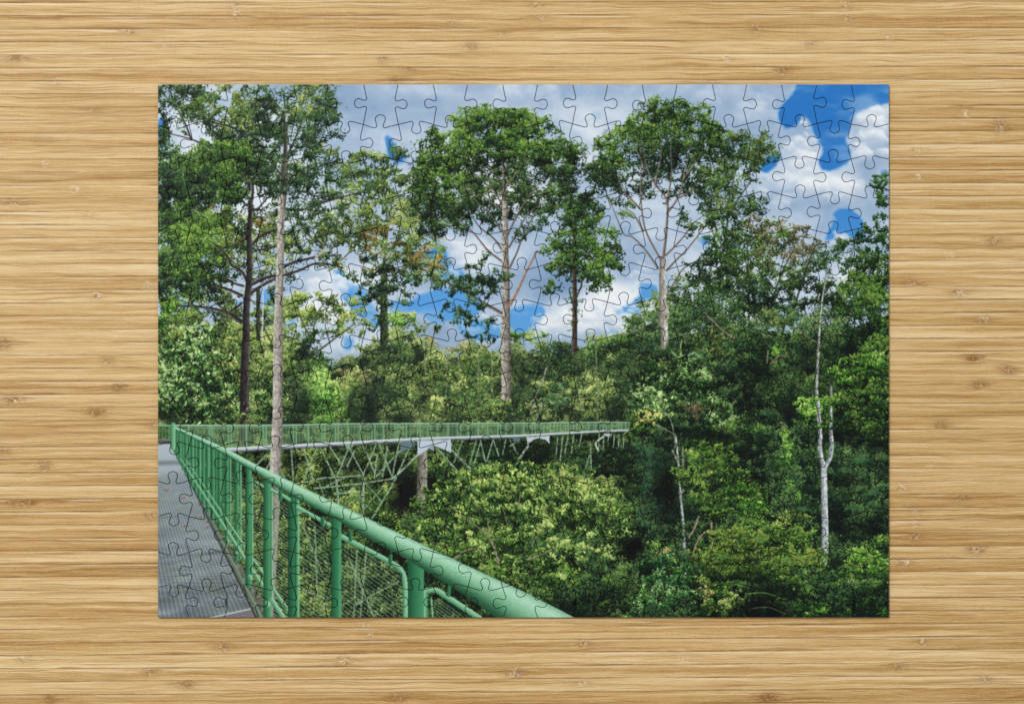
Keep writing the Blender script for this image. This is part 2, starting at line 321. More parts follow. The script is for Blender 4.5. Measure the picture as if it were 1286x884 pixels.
def centre_trees():
    # tree with warm leaves (left centre)
    stroke([(482,335),(482,380),(482,432)], 8, 9.5, (44,56,38), dark=(24,34,24), light=(64,78,50), tex=.8)
    for p in [[(482,350),(470,322),(452,308),(438,300)],[(482,340),(500,322),(530,316),(560,322)],[(483,330),(486,280),(480,220),(476,190)],[(484,290),(500,260),(520,240)],[(481,290),(465,262),(450,240)],[(452,300),(440,315),(425,330)]]:
        stroke(p, 3, .9, (84,82,66))
    foliage([(478,215,46,30,.8),(466,194,26,18,.6),(448,238,30,26,.6),(500,250,44,30,.8)], P_FAR, 8, .42, 1.5, bias=-.02, cover=1.2, vary=.2)
    foliage([(455,218,30,34,.8),(496,232,36,26,.8)], P_YEL, 7, .34, 1.5, bias=-.05, cover=1.0)
    foliage([(470,275,60,36,.9),(500,300,50,30,.9),(530,335,30,26,.7),(455,330,36,16,.6)], P_OLV, 8, .5, 1.5, bias=.12, cover=1.5)
    foliage([(470,290,50,30,.8),(520,320,36,30,.8),(500,260,40,24,.6)], P_YEL, 6, .3, 1.4, bias=-.12, cover=1.0)
    foliage([(490,325,46,20,.8),(536,330,26,22,.8),(480,300,30,14,.6)], [(50,50,24),(92,84,36),(140,112,52),(178,130,66)], 5, .2, 1.4, bias=-.05, cover=.7)
    foliage([(480,352,40,18,.7),(475,385,12,34,.6),(515,365,34,14,.4),(470,370,22,20,.6)], P_DARK, 6, .45, 1.6, bias=.08, cover=.9)
    foliage([(500,335,50,16,.6)], P_DARK, 6, .35, 1.5, bias=.0, cover=.7)
    stroke([(482,370),(482,400),(482,432)], 8, 9.5, (50,66,40), dark=(28,38,26), light=(74,92,52), tex=1.2)
    foliage([(482,400,5,32)], P_EUC, 4, .5, 1.3, bias=-.1)

    # ---------- big round-topped tree (centre left)
    foliage([(600,225,60,50,1),(655,225,56,50,.9),(560,240,44,44,1),(545,270,30,26,1),(700,235,26,34,.9),(640,262,56,24,.7)], P_EUC, 7, .34, 1.4, bias=-.24, cover=1.0)
    foliage([(545,225,26,34,1),(534,255,18,26,1),(560,270,26,22,1),(585,250,30,30,.8),(700,210,26,30,.9),(625,240,40,30,.7),(665,225,34,30,.7)], P_EUC, 8, .5, 1.4, bias=-.26, cover=1.2)
    can_shape = [(622,160,58,28,1.1),(568,192,42,30,1.1),(546,232,28,38,1.1),(668,172,36,26,1.1),(700,196,30,24,1.1),(615,190,60,22,1),(720,200,12,16,.8)]
    foliage([(620,215,70,34,.5),(690,235,34,32,.6),(600,250,60,24,.4),(560,275,34,22,.6),(660,262,34,22,.5)], P_EUC, 7, .34, 1.5, bias=-.22, cover=.8)
    W = (104,94,86)
    T = [[(634,330),(634,290),(633,240),(631,200),(628,170)],[(632,250),(622,220),(608,200),(598,175)],[(633,262),(618,235),(604,205)],[(634,236),(650,215),(662,192),(672,175)],
         [(635,300),(648,272),(662,250),(682,222),(696,205)],[(631,329),(612,314),(593,291),(572,273),(556,262)],[(630,314),(620,300),(601,284),(588,262),(580,240)],[(629,291),(618,272),(603,258),(588,240),(570,225)],
         [(639,310),(649,292),(658,275),(670,262),(684,255)],[(640,335),(649,316),(658,292),(672,268),(690,240)],[(628,262),(606,246),(588,238)],[(636,270),(650,248),(664,238)],[(634,215),(640,190),(646,165)],[(620,240),(600,222),(585,210)]]
    for i, p in enumerate(T): stroke(p, 2.5 if i else 7, .7 if i else 2.0, W, dark=(46,40,38), light=(150,138,126))
    foliage(can_shape, P_LEAF, 7, .62, 1.5, bias=-.12, cover=1.9, flat=.8, vary=.12, contrast=1.25)
    foliage([(615,150,50,12,1)],[(30,56,22),(66,100,34),(110,146,50),(150,180,74)],4.5,.3,1.4,bias=-.05,cover=.7)
    foliage([(600,152,30,14,1),(632,145,34,10,1),(572,178,34,14,1),(690,190,30,12,1),(540,210,14,14,1),(660,160,20,12,1)], P_LEAF, 5.5, .5, 1.4, bias=.06, cover=1.1, vary=.12, contrast=1.3)
    foliage([(597,152,26,16,1),(628,146,26,14,1),(662,156,26,16,1),(692,180,24,16,1),(714,192,16,14,1),(572,180,26,16,1),(548,202,24,16,1),(534,226,18,18,1),(632,176,30,14,1),(600,196,30,14,.9),(664,192,26,13,.9),(560,226,24,14,.9)], P_LEAF, 5.5, .6, 1.4, bias=-.02, cover=1.5, vary=.08, contrast=1.15, topness=.9, dome=.34)
    foliage([(560,200,30,14,.7),(610,175,40,12,.7)], P_LEAF, 7, .5, 1.5, bias=-.2, cover=.8)
    foliage([(548,262,32,22,1),(532,248,18,22,1),(575,258,22,16,.7),(600,232,30,18,.6),(640,208,30,14,.6),(652,236,20,24,.6),(705,225,22,22,.8),(690,255,24,20,.6),(560,292,18,14,.5)], P_EUC, 7, .5, 1.5, bias=-.2, cover=1.15)
    foliage([(615,265,30,14,.5),(655,285,16,14,.5),(682,272,14,16,.5),(608,285,16,10,.5)], P_DARK, 6, .45, 1.5, bias=-.0, cover=1.0)
    for i, p in enumerate(T[:10]): stroke(p[:max(3,len(p)-1)], 2.2 if i else 7, .7 if i else 2.6, W, dark=(50,44,42), light=(156,144,132), alpha=.6)
    stroke([(634,256),(634,314),(635,352),(635,430),(635.5,497)], 7, 12.5, (140,132,122), dark=(82,76,70), light=(184,176,164), tex=.9, side=1)
    stroke([(629,393),(605,379),(583,366),(562,355)], 4.2, 2.2, (96,84,76), dark=(50,44,42), light=(150,140,130))
    stroke([(640,383),(651,362),(660,342),(674,315)], 3.6, 1.8, (156,118,92), dark=(110,80,62), light=(190,160,132))
    foliage([(604,340,14,22,1),(600,362,26,14,1),(568,356,22,12,1),(636,350,6,12,1),(626,352,14,10,.6),(588,350,20,16,.8)], P_DARK, 6, .55, 1.6, bias=.1, cover=1.5)
    foliage([(585,385,40,12,.5),(600,402,30,12,.6),(575,392,24,18,.5),(610,420,18,14,.4),(580,415,30,10,.4)], P_DARK, 5, .4, 1.6, bias=.0, cover=.8)
    # ---------- slender tree between the two big ones
    for p in [[(721,440),(721.5,380),(721,330),(722,280)],[(724,372),(729,360),(731,350)]]:
        stroke(p, 6.5 if p[0][1] > 400 else 2.2, 4.5 if p[0][1] > 400 else 1.4, (60,52,44), dark=(34,32,28), light=(96,84,72), tex=.8)
    foliage([(718,400,5,50,.5),(727,385,6,24,.4)], P_DARK, 4, .3, 1.3)
    foliage([(726,256,20,14,1),(722,272,24,18,1),(736,262,18,16,1)], P_DARK, 6, .6, 1.5, bias=.12, cover=1.8)
    foliage([(728,270,22,24,1),(718,300,30,22,1),(745,310,34,28,1),(705,325,22,20,1),(752,335,26,22,1),(722,335,34,18,.8),(757,356,12,12,1),(698,356,15,10,.8),(744,280,18,18,.8)], P_LEAF, 7.5, .6, 1.6, bias=-.12, cover=1.7, flat=.85)
    foliage([(758,300,22,14,1),(742,285,14,10,1),(697,330,12,12,1),(695,356,10,6,1),(768,318,10,12,1),(716,300,20,8,.5)], P_LEAF, 6, .45, 1.5, bias=.1, cover=1.1)
    foliage([(726,262,14,28,1)], P_DARK, 6, .5, 1.5, bias=.0, cover=1.3)
    stroke([(721.5,440),(721.5,380),(721,340)], 6, 4, (64,52,44), dark=(36,32,28), light=(100,86,72), tex=.8, alpha=.85)

    # ---------- tall many-stemmed tree (centre right)
    foliage([(800,190,44,34,.5),(850,215,50,50,.4),(890,230,30,40,.5),(790,235,36,24,.5)], P_EUC, 7, .38, 1.4, bias=-.2, cover=.8)
    foliage([(800,195,48,44,1),(858,200,50,54,1),(765,230,30,36,1),(890,235,34,44,1),(830,185,50,30,1)], P_EUC, 7, .3, 1.35, bias=-.2, cover=.95)
    W = (118,108,100)
    T = [[(833,345),(833,320),(836,294),(838,256),(834,246),(820,228),(811,205),(806,170)],[(829,326),(813,296),(807,275),(804,240),(805,200),(801,165)],[(826,337),(810,314),(794,298),(783,294),(775,276),(767,256),(760,240)],
         [(837,268),(852,246),(860,215),(868,180)],[(836,256),(843,219),(842,183),(845,160)],[(835,341),(848,327),(863,312),(881,289),(893,272),(905,262)],[(836,320),(850,306),(861,293),(870,280),(884,270)],
         [(833,376),(842,362),(856,339),(871,329),(890,326),(906,323)],[(822,232),(829,200),(830,172)],[(803,262),(792,250),(784,240),(776,222)],[(810,211),(800,190),(792,172)],[(858,225),(872,205),(882,190)],[(853,248),(868,238),(880,222)],[(807,290),(796,270),(786,262)]]
    for i, p in enumerate(T): stroke(p, (4.2 if i in (0,) else 2.6), .8, W, dark=(56,50,48), light=(160,150,140))
    foliage([(828,150,40,24,1),(862,150,30,22,1),(790,180,34,26,1),(765,205,20,20,1),(880,170,26,28,1),(905,185,12,16,.8),(840,178,50,16,.8)], P_LEAF, 6.5, .58, 1.4, bias=-.18, cover=1.7, flat=.9, vary=.12, contrast=1.2)
    foliage([(826,138,20,10,1),(862,138,20,10,1),(790,172,22,10,1),(885,158,16,12,1),(765,198,12,8,1)], P_LEAF, 6, .45, 1.4, bias=.12, cover=1.1)
    foliage([(822,136,20,14,1),(850,146,18,12,1),(872,138,20,14,1),(800,158,22,14,1),(780,176,22,14,1),(762,196,18,14,1),(890,160,18,16,1),(904,182,12,14,.9),(832,166,24,13,.9),(868,172,22,13,.9)], P_LEAF, 5.2, .58, 1.35, bias=-.06, cover=1.45, vary=.08, contrast=1.15, topness=.9, dome=.34)
    foliage([(758,232,24,24,1),(745,222,12,16,1),(780,222,20,20,.6),(828,205,26,22,.45),(870,212,30,24,.55),(850,190,50,20,.5),(890,225,20,20,.6),(815,190,20,24,.5)], P_EUC, 6.5, .5, 1.45, bias=-.14, cover=1.15)
    foliage([(782,268,14,14,.5),(872,284,18,20,.6),(862,268,14,10,.4),(802,272,8,6,.4)], P_EUC, 5.5, .45, 1.4, bias=-.05, cover=1.0)
    for i, p in enumerate(T): stroke(p, (4.0 if i in (0,) else 2.5), .7, W, dark=(56,50,48), light=(168,158,148), alpha=.65)
    stroke([(832.5,326),(832,345),(832,375),(833,396),(834,426),(833,456)], 8, 10, (158,151,142), dark=(96,90,84), light=(202,198,190), tex=.8)
    stroke([(833,388),(834,396),(832,404)], 13, 12, (158,148,138), dark=(104,94,88), light=(198,190,182), tex=.6)

    # ---------- right hand crown and the dark trees under it
    for p in [[(905,330),(912,290),(916,250),(925,210),(935,180)],[(915,270),(930,245),(945,225)],[(900,290),(890,262)]]: stroke(p, 3, 1, (84,78,68))
    foliage([(938,200,34,30,1),(918,185,20,22,1),(955,190,18,22,1),(945,240,28,24,.9),(910,235,22,24,.8),(925,268,34,20,1),(898,260,14,22,.8)], P_EUC, 7.5, .52, 1.45, bias=-.06, cover=1.5, flat=.85)
    foliage([(935,172,18,10,1),(955,192,12,16,.8),(915,262,20,10,.9),(940,225,16,8,.6)], [(24,40,18),(52,76,30),(86,106,44),(126,140,66)], 6, .4, 1.4, bias=.05, cover=1.0)
    foliage([(902,300,26,34,1),(930,310,40,30,1),(960,300,30,22,.9),(895,345,30,24,.9)], P_LEAF, 8, .55, 1.5, bias=-.12, cover=1.6)
    foliage([(975,290,26,14,1),(1005,295,26,16,1),(1018,312,16,12,.9),(985,320,40,20,.8),(955,285,20,14,.8)], [(24,26,22),(48,50,36),(78,80,52),(112,110,74),(140,136,96)], 6, .5, 1.4, bias=-.02, cover=1.35)
    foliage([(960,350,60,24,.5),(1000,350,50,16,.4),(1040,345,50,24,.4),(1060,320,40,16,.6),(1085,340,30,20,.5)], P_DARK, 6, .5, 1.5, bias=.08, cover=1.1)
    foliage([(1045,310,20,10,.8),(1062,308,18,8,.8),(1020,330,24,10,.7)], P_FAR, 5, .45, 1.4, bias=-.1, cover=1.1)
    foliage([(1030,368,24,16,.7),(1060,385,30,14,.6)], P_TAN, 5, .3, 1.3, bias=-.3, cover=.8)
    for p in [[(995,392),(1005,360),(1015,330),(1022,312)],[(960,420),(972,370),(985,335),(998,310)],[(940,430),(940,360),(938,300)],[(968,380),(990,350),(1012,345)],[(940,370),(925,345),(915,330)]]:
        stroke(p, 2.6, .8, (40,42,36))

def right_mass():
    foliage([(900,345,44,30,1),(950,352,50,30,1),(1000,372,50,18,1),(1060,370,40,20,.9),(880,372,34,20,1),(1090,345,26,26,1)], P_EUC, 7, .5, 1.4, bias=-.2, cover=1.3)
    m = [(846,430),(852,392),(876,376),(900,352),(940,362),(985,378),(1010,392),(1050,388),(1075,372),(1092,345),(1117,330),(1117,776),(780,776),(770,600),(780,560),(800,520),(800,470)]
    k = [(846,460),(858,425),(900,405),(940,412),(1000,420),(1060,415),(1117,395),(1117,776),(780,776),(780,560),(800,520),(800,470)]
    fillpoly(k, (12,26,20), tex=1.2, sx=.06, sy=.06)
    foliage(m, P_DARK, 9, .6, 1.6, bias=.02, cover=1.8)
    foliage([(880,400,36,30),(930,400,50,24),(980,430,60,40),(1030,420,30,30),(900,440,50,30)], P_FAR, 8, .55, 1.4, bias=-.24, cover=1.7)
    foliage([(905,425,36,26),(960,395,30,16)], P_OLV, 7, .4, 1.4, bias=-.12, cover=1.0)
    foliage([(940,420,16,60),(945,370,22,20)], P_DARK, 7, .5, 1.5, bias=-.12, cover=1.4)
    stroke([(886,394),(900,408),(912,418),(922,424)], 2, 2.6, (128,120,96))
    foliage([(1095,350,28,34),(1080,375,30,26),(1105,395,14,30)], P_LEAF, 7, .6, 1.8, bias=-.02, cover=1.9)
    foliage([(1000,470,50,50),(960,500,40,40),(1040,470,20,50)], P_EUC, 8, .5, 1.5, bias=-.2, cover=1.6)
    foliage([(974,444,18,7)], P_LIME, 5, .5, 1.6, bias=-.1)
    stroke([(968,456),(975,449),(984,446),(990,448)], 2.6, 2, (110,96,74))
    stroke([(963,455),(964,440)], 1.6, 1.6, (140,136,120))
    # birch-like pale stems
    stroke([(1038,340),(1033,370),(1030,395),(1028,425),(1027,450),(1025,490),(1028,530)], 1.6, 4.5, (150,156,150), dark=(92,98,92), light=(190,196,190), tex=1.0)
    stroke([(1043,485),(1044,510),(1043,530)], 3, 3.5, (140,146,140), dark=(92,98,92), tex=1.0)
    for p in [[(1026,430),(1015,424),(1000,412)],[(1029,400),(1040,392)],[(1027,440),(1034,428)]]: stroke(p, 1.2, .7, (120,122,104))
    # sunny layered leaves, far right
    foliage([(1085,470,34,26),(1100,440,18,20),(1105,500,16,20),(1075,500,26,14),(1050,505,16,10)], P_LEAF, 7, .6, 1.9, bias=.12, cover=1.9, flat=.55)
    foliage([(1075,462,26,12),(1060,470,20,8),(1100,452,16,10)], P_LIME, 6, .5, 1.8, bias=-.06, cover=1.3, flat=.5)
    foliage([(1070,525,36,18),(1100,540,20,24),(1090,515,26,10)], P_LEAF, 7, .6, 1.9, bias=-.04, cover=1.6, flat=.5)
    foliage([(1015,512,16,14),(1005,525,14,10),(1032,508,12,8)], P_LIME, 6, .6, 1.9, bias=-.08, cover=1.7, flat=.6)
    stroke([(1060,530),(1080,524),(1092,517)], 1.6, 1.2, (40,34,26))
    shade(990,522,9,11,1.1,(8,18,22))
    foliage([(975,545,24,10)], P_FAR, 6, .5, 1.3, bias=-.2)
    # magnolia-like tree, left of the mass
    foliage([(830,490,36,34),(860,470,40,26),(880,510,34,34),(820,525,26,18),(840,455,26,14)], P_DARK, 8, .6, 2.2, bias=-.05, cover=1.8)
    foliage([(840,470,36,20),(875,480,30,20),(830,505,30,18),(895,505,24,18),(812,520,18,10),(905,525,18,14)], P_GLOS, 7, .32, 2.9, asp=.42, bias=-.1, cover=1.6)
    foliage([(845,452,26,8),(855,475,36,12),(820,490,16,10)], P_GLOS, 6, .22, 3.0, asp=.42, bias=.12, cover=1.2)
    foliage([(868,512,16,14)], [(50,40,30),(80,64,48),(110,92,66)], 6, .4, 1.5)
    stroke([(855,446),(854,436),(856,428)], 3, 1.5, (150,180,90))
    stroke([(843,440),(850,448),(858,446)], 2.4, 2, (130,160,110)); stroke([(864,446),(872,443),(878,448)], 2.6, 2, (120,150,110))
    foliage([(812,525,20,8)], [(90,110,40),(150,160,70),(220,200,120)], 4, .2, 2.6, bias=.1)
    foliage([(900,528,10,8),(920,530,8,6)], [(90,120,80),(160,180,130)], 4, .10, 3.0, asp=.4, bias=.0)
    for p in [[(834,515),(843,530),(848,560)],[(848,545),(846,575)],[(822,532),(838,540),(846,545)]]: stroke(p, 1.8, 1.4, (128,138,110))
    # lower forest
    foliage([(800,590,40,40),(830,620,30,50),(790,640,30,30)], P_DARK, 9, .5, 1.6, bias=-.06, cover=1.5)
    foliage([(800,575,34,18),(812,615,34,18),(822,600,20,30),(815,648,34,14)], [(14,32,26),(26,56,38),(44,80,52),(70,108,70)], 8, .5, 1.5, bias=.05, cover=1.4)
    shade(838,612,16,48,1.0)
    shade(798,690,16,12,1.3,(4,8,8)); shade(945,590,22,22,.9); shade(966,625,16,26,1.1); shade(925,570,22,10,.9); shade(985,650,12,14,.8)
    foliage([(880,560,30,16),(925,545,40,16)], P_LEAF, 8, .55, 1.8, bias=-.14, cover=1.6)
    foliage([(975,575,36,30),(1010,560,34,24),(990,620,26,34),(960,540,30,14)], P_DARK, 8, .55, 1.7, bias=.1, cover=1.7)
    foliage([(990,555,14,14),(985,575,10,10),(1000,615,16,8)], P_LIME, 5, .3, 1.8, bias=-.22, cover=1.0)
    foliage([(1080,590,40,30),(1090,640,34,40),(1070,620,26,50)], P_DARK, 9, .5, 1.7, bias=-.02, cover=1.6)
    foliage([(1078,572,28,10)], P_FAR, 7, .5, 1.4, bias=-.14, cover=1.5)
    foliage([(1075,690,44,12),(1010,660,20,30)], P_DARK, 8, .5, 1.7, bias=-.12, cover=1.4)
    for g in [(905,548,26,7,.8),(960,470,12,14,.6),(1052,548,26,8,.9),(1062,600,12,16,.6),(1095,665,24,10,.9),(1050,655,12,26,.8),(870,545,14,8,.7),(925,500,12,12,.5),(1010,455,10,12,.5),(1100,560,16,8,.6),(1012,690,10,14,.8),(900,480,9,9,.5)]: shade(*g)
    for f in [(1080,580,20,9,10,170),(1060,592,12,7,0,170),(1000,605,13,7,10,180),(1010,640,13,7,0,170),(1072,640,14,7,10,170),(1098,620,14,6,20,160),(962,520,12,7,10,170),(1046,560,12,6,10,170)]:
        fern(*f, (50,92,56), (96,140,92))
    # trunks
    stroke([(848,548),(851,575),(853,610),(857,650),(859,690),(860,722)], 2.4, 4.2, (150,160,160), dark=(84,92,92), light=(196,204,202), tex=1.1)
    stroke([(857,560),(858,600),(857,618)], 2.2, 2.2, (128,128,104)); stroke([(844,565),(850,578)], 1.6, 1.6, (150,154,140))
    foliage([(850,588,8,10),(848,600,6,6)], P_LIME, 4, .4, 2.0, bias=-.25)
    stroke([(1030,545),(1029,560),(1031,575),(1034,585)], 5, 6, (160,166,170), dark=(92,100,104), light=(206,210,212), tex=1.2)
    stroke([(1043,545),(1044,560),(1041,576),(1034,588)], 5, 6, (140,146,150), dark=(92,100,104), light=(196,200,202), tex=1.2)
    stroke([(1034,582),(1035,630),(1036,680),(1034,709)], 7.6, 8.6, (170,176,180), dark=(104,112,118), light=(212,216,220), tex=.9)
    stroke([(1027,505),(1028,525),(1030,550)], 4.4, 5, (150,156,156), dark=(92,98,100), light=(192,198,198), tex=1.2)
    stroke([(1043,512),(1043,530),(1043,552)], 3.6, 5, (140,146,148), dark=(90,96,98), light=(186,192,194), tex=1.2)
    foliage([(1034,520,12,6),(1040,538,8,5)], P_LIME, 4.5, .3, 1.8, bias=-.25, cover=.8)
    # conical bright tree and shrubs
    foliage([(885,575,20,18),(880,600,34,16),(905,590,24,18),(930,598,16,10)], P_LEAF, 8, .65, 1.7, bias=.0, cover=1.9, flat=.6)
    foliage([(878,578,18,10),(885,600,30,10),(900,622,24,8),(862,620,12,6)], P_YEL, 6, .35, 1.6, bias=-.16, cover=1.1, flat=.55)
    foliage([(900,592,44,34,.6)], P_LEAF, 8, .4, 1.7, bias=.0, flat=.6)
    foliage([(935,620,30,14),(920,640,38,14),(955,645,20,12),(900,632,26,14)], P_LEAF, 7, .65, 1.7, bias=.04, cover=1.9, flat=.55)
    foliage([(930,615,26,8),(945,632,20,8)], P_LIME, 6, .4, 1.7, bias=-.2, cover=1.2, flat=.5)
    foliage([(885,668,34,20),(930,660,20,12)], P_DARK, 7, .5, 1.6, bias=-.02, cover=1.6)
    for p in [[(876,650),(872,662),(865,674)],[(884,668),(876,678),(870,695)],[(897,676),(893,686),(894,698)],[(893,656),(893,668)],[(916,665),(916,680)]]:
        stroke(p, 3.2, 2.0, (150,138,108), dark=(90,78,58))
    foliage([(995,655,18,16),(985,665,20,14)], P_YEL, 6, .5, 1.8, bias=-.18, cover=1.6)
    foliage([(950,690,70,34),(900,715,40,26),(1000,720,50,26),(980,680,40,20)], P_LEAF, 8, .65, 1.8, bias=.02, cover=2.0, flat=.6)
    foliage([(920,672,40,10),(950,690,50,14),(890,700,30,12),(1000,700,40,12),(930,712,50,12)], [(28,46,18),(60,88,30),(100,128,48),(146,166,70)], 6, .45, 1.8, bias=.06, cover=1.4, flat=.5)
    foliage([(870,745,36,30),(905,760,30,16)], P_LEAF, 8, .6, 1.9, bias=.0, cover=1.7)
    foliage([(870,735,26,10),(925,758,14,12),(880,762,20,8)], P_YEL, 6, .35, 2.2, bias=-.16, cover=1.1)
    foliage([(875,745,20,8),(862,755,10,6)], [(120,120,60),(190,180,110),(214,180,140)], 4, .15, 2.4, bias=.0)
    foliage([(1085,715,40,26),(1060,750,50,24),(1100,690,20,20)], P_LEAF, 8, .6, 1.9, bias=.02, cover=1.8)
    foliage([(1090,705,30,16),(1000,765,50,12),(1100,768,18,8)], P_LIME, 6, .35, 1.9, bias=-.22, cover=1.0)
    foliage([(1070,742,40,12)], P_FAR, 6, .4, 1.5, bias=-.1, cover=1.1)
    shade(958,768,32,15,1.5,(5,10,10)); shade(905,690,0.1,0.1,0)
    foliage([(955,768,28,10)], P_DARK, 5, .15, 1.5, bias=-.2, cover=.8)
    stroke([(945,763),(965,762),(985,770)], .9, .9, (90,110,60)); stroke([(935,745),(960,744),(985,752)], 1.4, 1, (96,130,50))
    foliage([(1035,735,30,20),(1045,690,14,24)], P_DARK, 7, .5, 1.7, bias=.08, cover=1.4)
    for f in [(905,700,16,8,10,170),(955,680,16,9,10,170),(985,705,16,8,10,170),(930,735,14,7,0,170),(1015,740,14,7,20,170),(1065,712,12,7,10,170),(1100,735,12,6,20,160),(885,640,12,7,20,170),(935,655,14,7,10,150)]:
        fern(*f, (78,122,48), (150,180,82))
    # glossy shrub at the bottom
    foliage([(820,745,60,30),(800,765,50,14),(850,720,34,20),(825,705,30,18)], P_DARK, 8, .55, 2.0, bias=.0, cover=1.7)
    foliage([(825,740,46,24),(845,722,26,14),(820,700,24,12),(790,755,30,16)], [(10,32,16),(26,68,32),(50,102,46),(90,142,74),(154,190,124)], 6, .35, 2.2, asp=.42, bias=-.04, cover=1.5, th0=1.3)
    foliage([(822,690,22,8),(795,745,20,14),(850,715,16,8)], P_LIME, 5, .25, 2.2, asp=.42, bias=-.24, cover=1.1)
    foliage([(828,692,12,5)], [(120,110,60),(190,150,100)], 4, .12, 2)
    # overhanging dark leaves at the right edge
    for p in [[(1117,290),(1100,300),(1082,297)],[(1117,240),(1103,232),(1092,226)],[(1117,330),(1100,322),(1085,318)]]: stroke(p, 1.6, .8, (30,34,26))
    foliage([(1104,232,12,8,1),(1112,215,6,8,1),(1110,250,8,12,1),(1096,226,10,5,.8),(1106,280,12,10,.9),(1094,298,16,8,1),(1108,306,12,14,1),(1098,320,20,10,1),(1090,285,8,4,.8)], [(8,22,12),(20,46,20),(40,76,30),(78,116,52)], 4.5, .42, 2.0, asp=.5, bias=.0, cover=1.5)
def left_trees():
    # tall left tree seen against the sky
    for p in [[(315,238),(300,215),(280,190),(262,165),(250,140)],[(270,188),(240,175),(213,168)],[(240,175),(230,150),(218,130)],[(258,205),(235,198),(212,192)],[(300,165),(280,155),(262,148)],[(300,165),(316,150),(330,140)]]:
        stroke(p, 2.8, 1, (56,54,52))
    foliage([(225,130,30,24,.8),(270,150,60,44,.8),(320,170,34,60,1),(290,215,60,34,1),(220,260,30,60,1),(260,300,60,50,1),(330,240,30,40,.7),(330,300,50,34,.5),(270,370,50,26,.6)], P_EUC, 8, .42, 1.4, bias=-.24, cover=1.1)
    foliage([(230,120,34,16,.7),(275,125,50,24,.7),(320,140,30,34,.9),(216,140,16,30,.4),(255,145,24,20,.7),(300,165,34,24,.8),(205,115,14,14,.8)], P_EUC, 7, .42, 1.5, bias=-.02, cover=1.25)
    foliage([(290,130,40,20,.7),(300,160,30,20,.6)], P_OLV, 6, .3, 1.4, bias=.1, cover=1.0)
    foliage([(282,190,40,22,1),(300,205,34,24,1),(255,208,26,20,.8)], P_LEAF, 7.5, .6, 1.9, asp=.42, bias=.02, cover=1.7, th0=1.2)
    foliage([(205,190,14,34,.9),(215,225,26,28,.9),(250,245,46,34,1),(290,235,30,24,.9)], P_LEAF, 8, .6, 1.9, asp=.42, bias=-.1, cover=1.6)
    foliage([(268,192,26,10,1),(306,200,24,14,1),(296,222,22,14,.8)], P_LEAF, 6, .4, 1.9, asp=.4, bias=.16, cover=1.1, th0=1.2)
    foliage([(228,240,20,14,.8),(275,225,26,14,.9)], P_DARK, 6, .45, 1.6, bias=-.15, cover=1.0)
    foliage([(235,290,44,34,1),(225,330,34,34,1),(255,320,36,34,1),(215,365,22,24,1),(265,275,26,18,.8),(250,360,30,16,.5)], P_LEAF, 8.5, .65, 1.9, asp=.42, bias=.0, cover=2.0)
    foliage([(212,285,18,18,.8),(235,315,30,26,.7)], P_DARK, 7, .45, 1.6, bias=-.22, cover=1.1)
    foliage([(270,300,24,34,.8),(215,395,24,20,1),(250,300,30,20,.6),(230,345,30,12,.6)], P_LEAF, 6, .4, 1.8, asp=.42, bias=.16, cover=1.1)
    foliage([(208,398,16,18),(222,410,20,10)], P_LIME, 7, .5, 1.7, bias=-.12, cover=1.4)
    foliage([(330,300,34,16,.6),(300,325,34,30,.4),(335,330,30,18,.5),(290,370,40,22,.5),(262,388,40,18,.4)], P_OLV, 7, .42, 1.5, bias=.05, cover=1.1)
    foliage([(300,290,20,24,.8),(345,300,40,26,.7),(335,345,30,26,.6),(280,345,24,20,.6),(262,400,50,14,.8),(310,395,50,20,.5)], P_OLV, 7, .45, 1.4, bias=-.06, cover=1.1)
    foliage([(300,300,20,14,.6),(350,320,30,20,.5),(380,310,34,18,.7),(330,285,20,18,.7)], P_YEL, 6, .34, 1.5, bias=-.1, cover=1.0)
    foliage([(275,268,14,6,.8),(328,282,12,14,.8)], [(70,60,30),(110,96,44),(150,124,60)], 5, .3, 1.4, cover=1.0)
    foliage([(210,150,14,30,.8),(215,205,20,30,1),(235,235,40,26,1),(280,205,50,26,1),(215,262,20,30,1),(300,180,34,20,.9),(212,320,16,50,1),(250,345,40,24,.9)], P_DARK, 7, .5, 1.6, bias=.06, cover=1.15)
    foliage([(282,188,38,14,1),(308,202,22,14,1),(292,225,30,14,.9),(255,268,40,16,1),(232,300,34,24,.9),(262,305,24,30,.9),(218,345,22,20,.9),(240,210,20,12,.8)], P_LEAF, 6.5, .5, 1.8, asp=.42, bias=.08, cover=1.15, th0=1.2, topness=.8)
    foliage([(205,230,8,50,.9),(203,330,6,50,.9),(222,245,16,24,.7),(240,262,26,8,.7)], P_DARK, 6, .45, 1.6, bias=-.05, cover=.9)
    # mature left understorey: large glossy leaves
    foliage([(245,470,56,64)], P_GLOS, 8, .4, 2.4, bias=-.2, cover=2.0)
    foliage([(245,470,56,64),(230,440,36,30)], P_GLOS, 6.5, .2, 3.2, asp=.45, bias=.10, cover=1.6, flat=.6)
    foliage([(290,470,24,56,.7)], P_OLV, 6, .4, 1.8, bias=.1, cover=1.0)
    foliage([(330,500,24,30),(298,520,20,14)], P_GLOS, 6.5, .28, 2.6, asp=.45, bias=.0, cover=1.4)
    foliage([(215,425,24,12)], P_YEL, 7, .5, 1.6, bias=-.02, cover=1.2)
    # dark trunk and limbs
    D = (46,40,42)
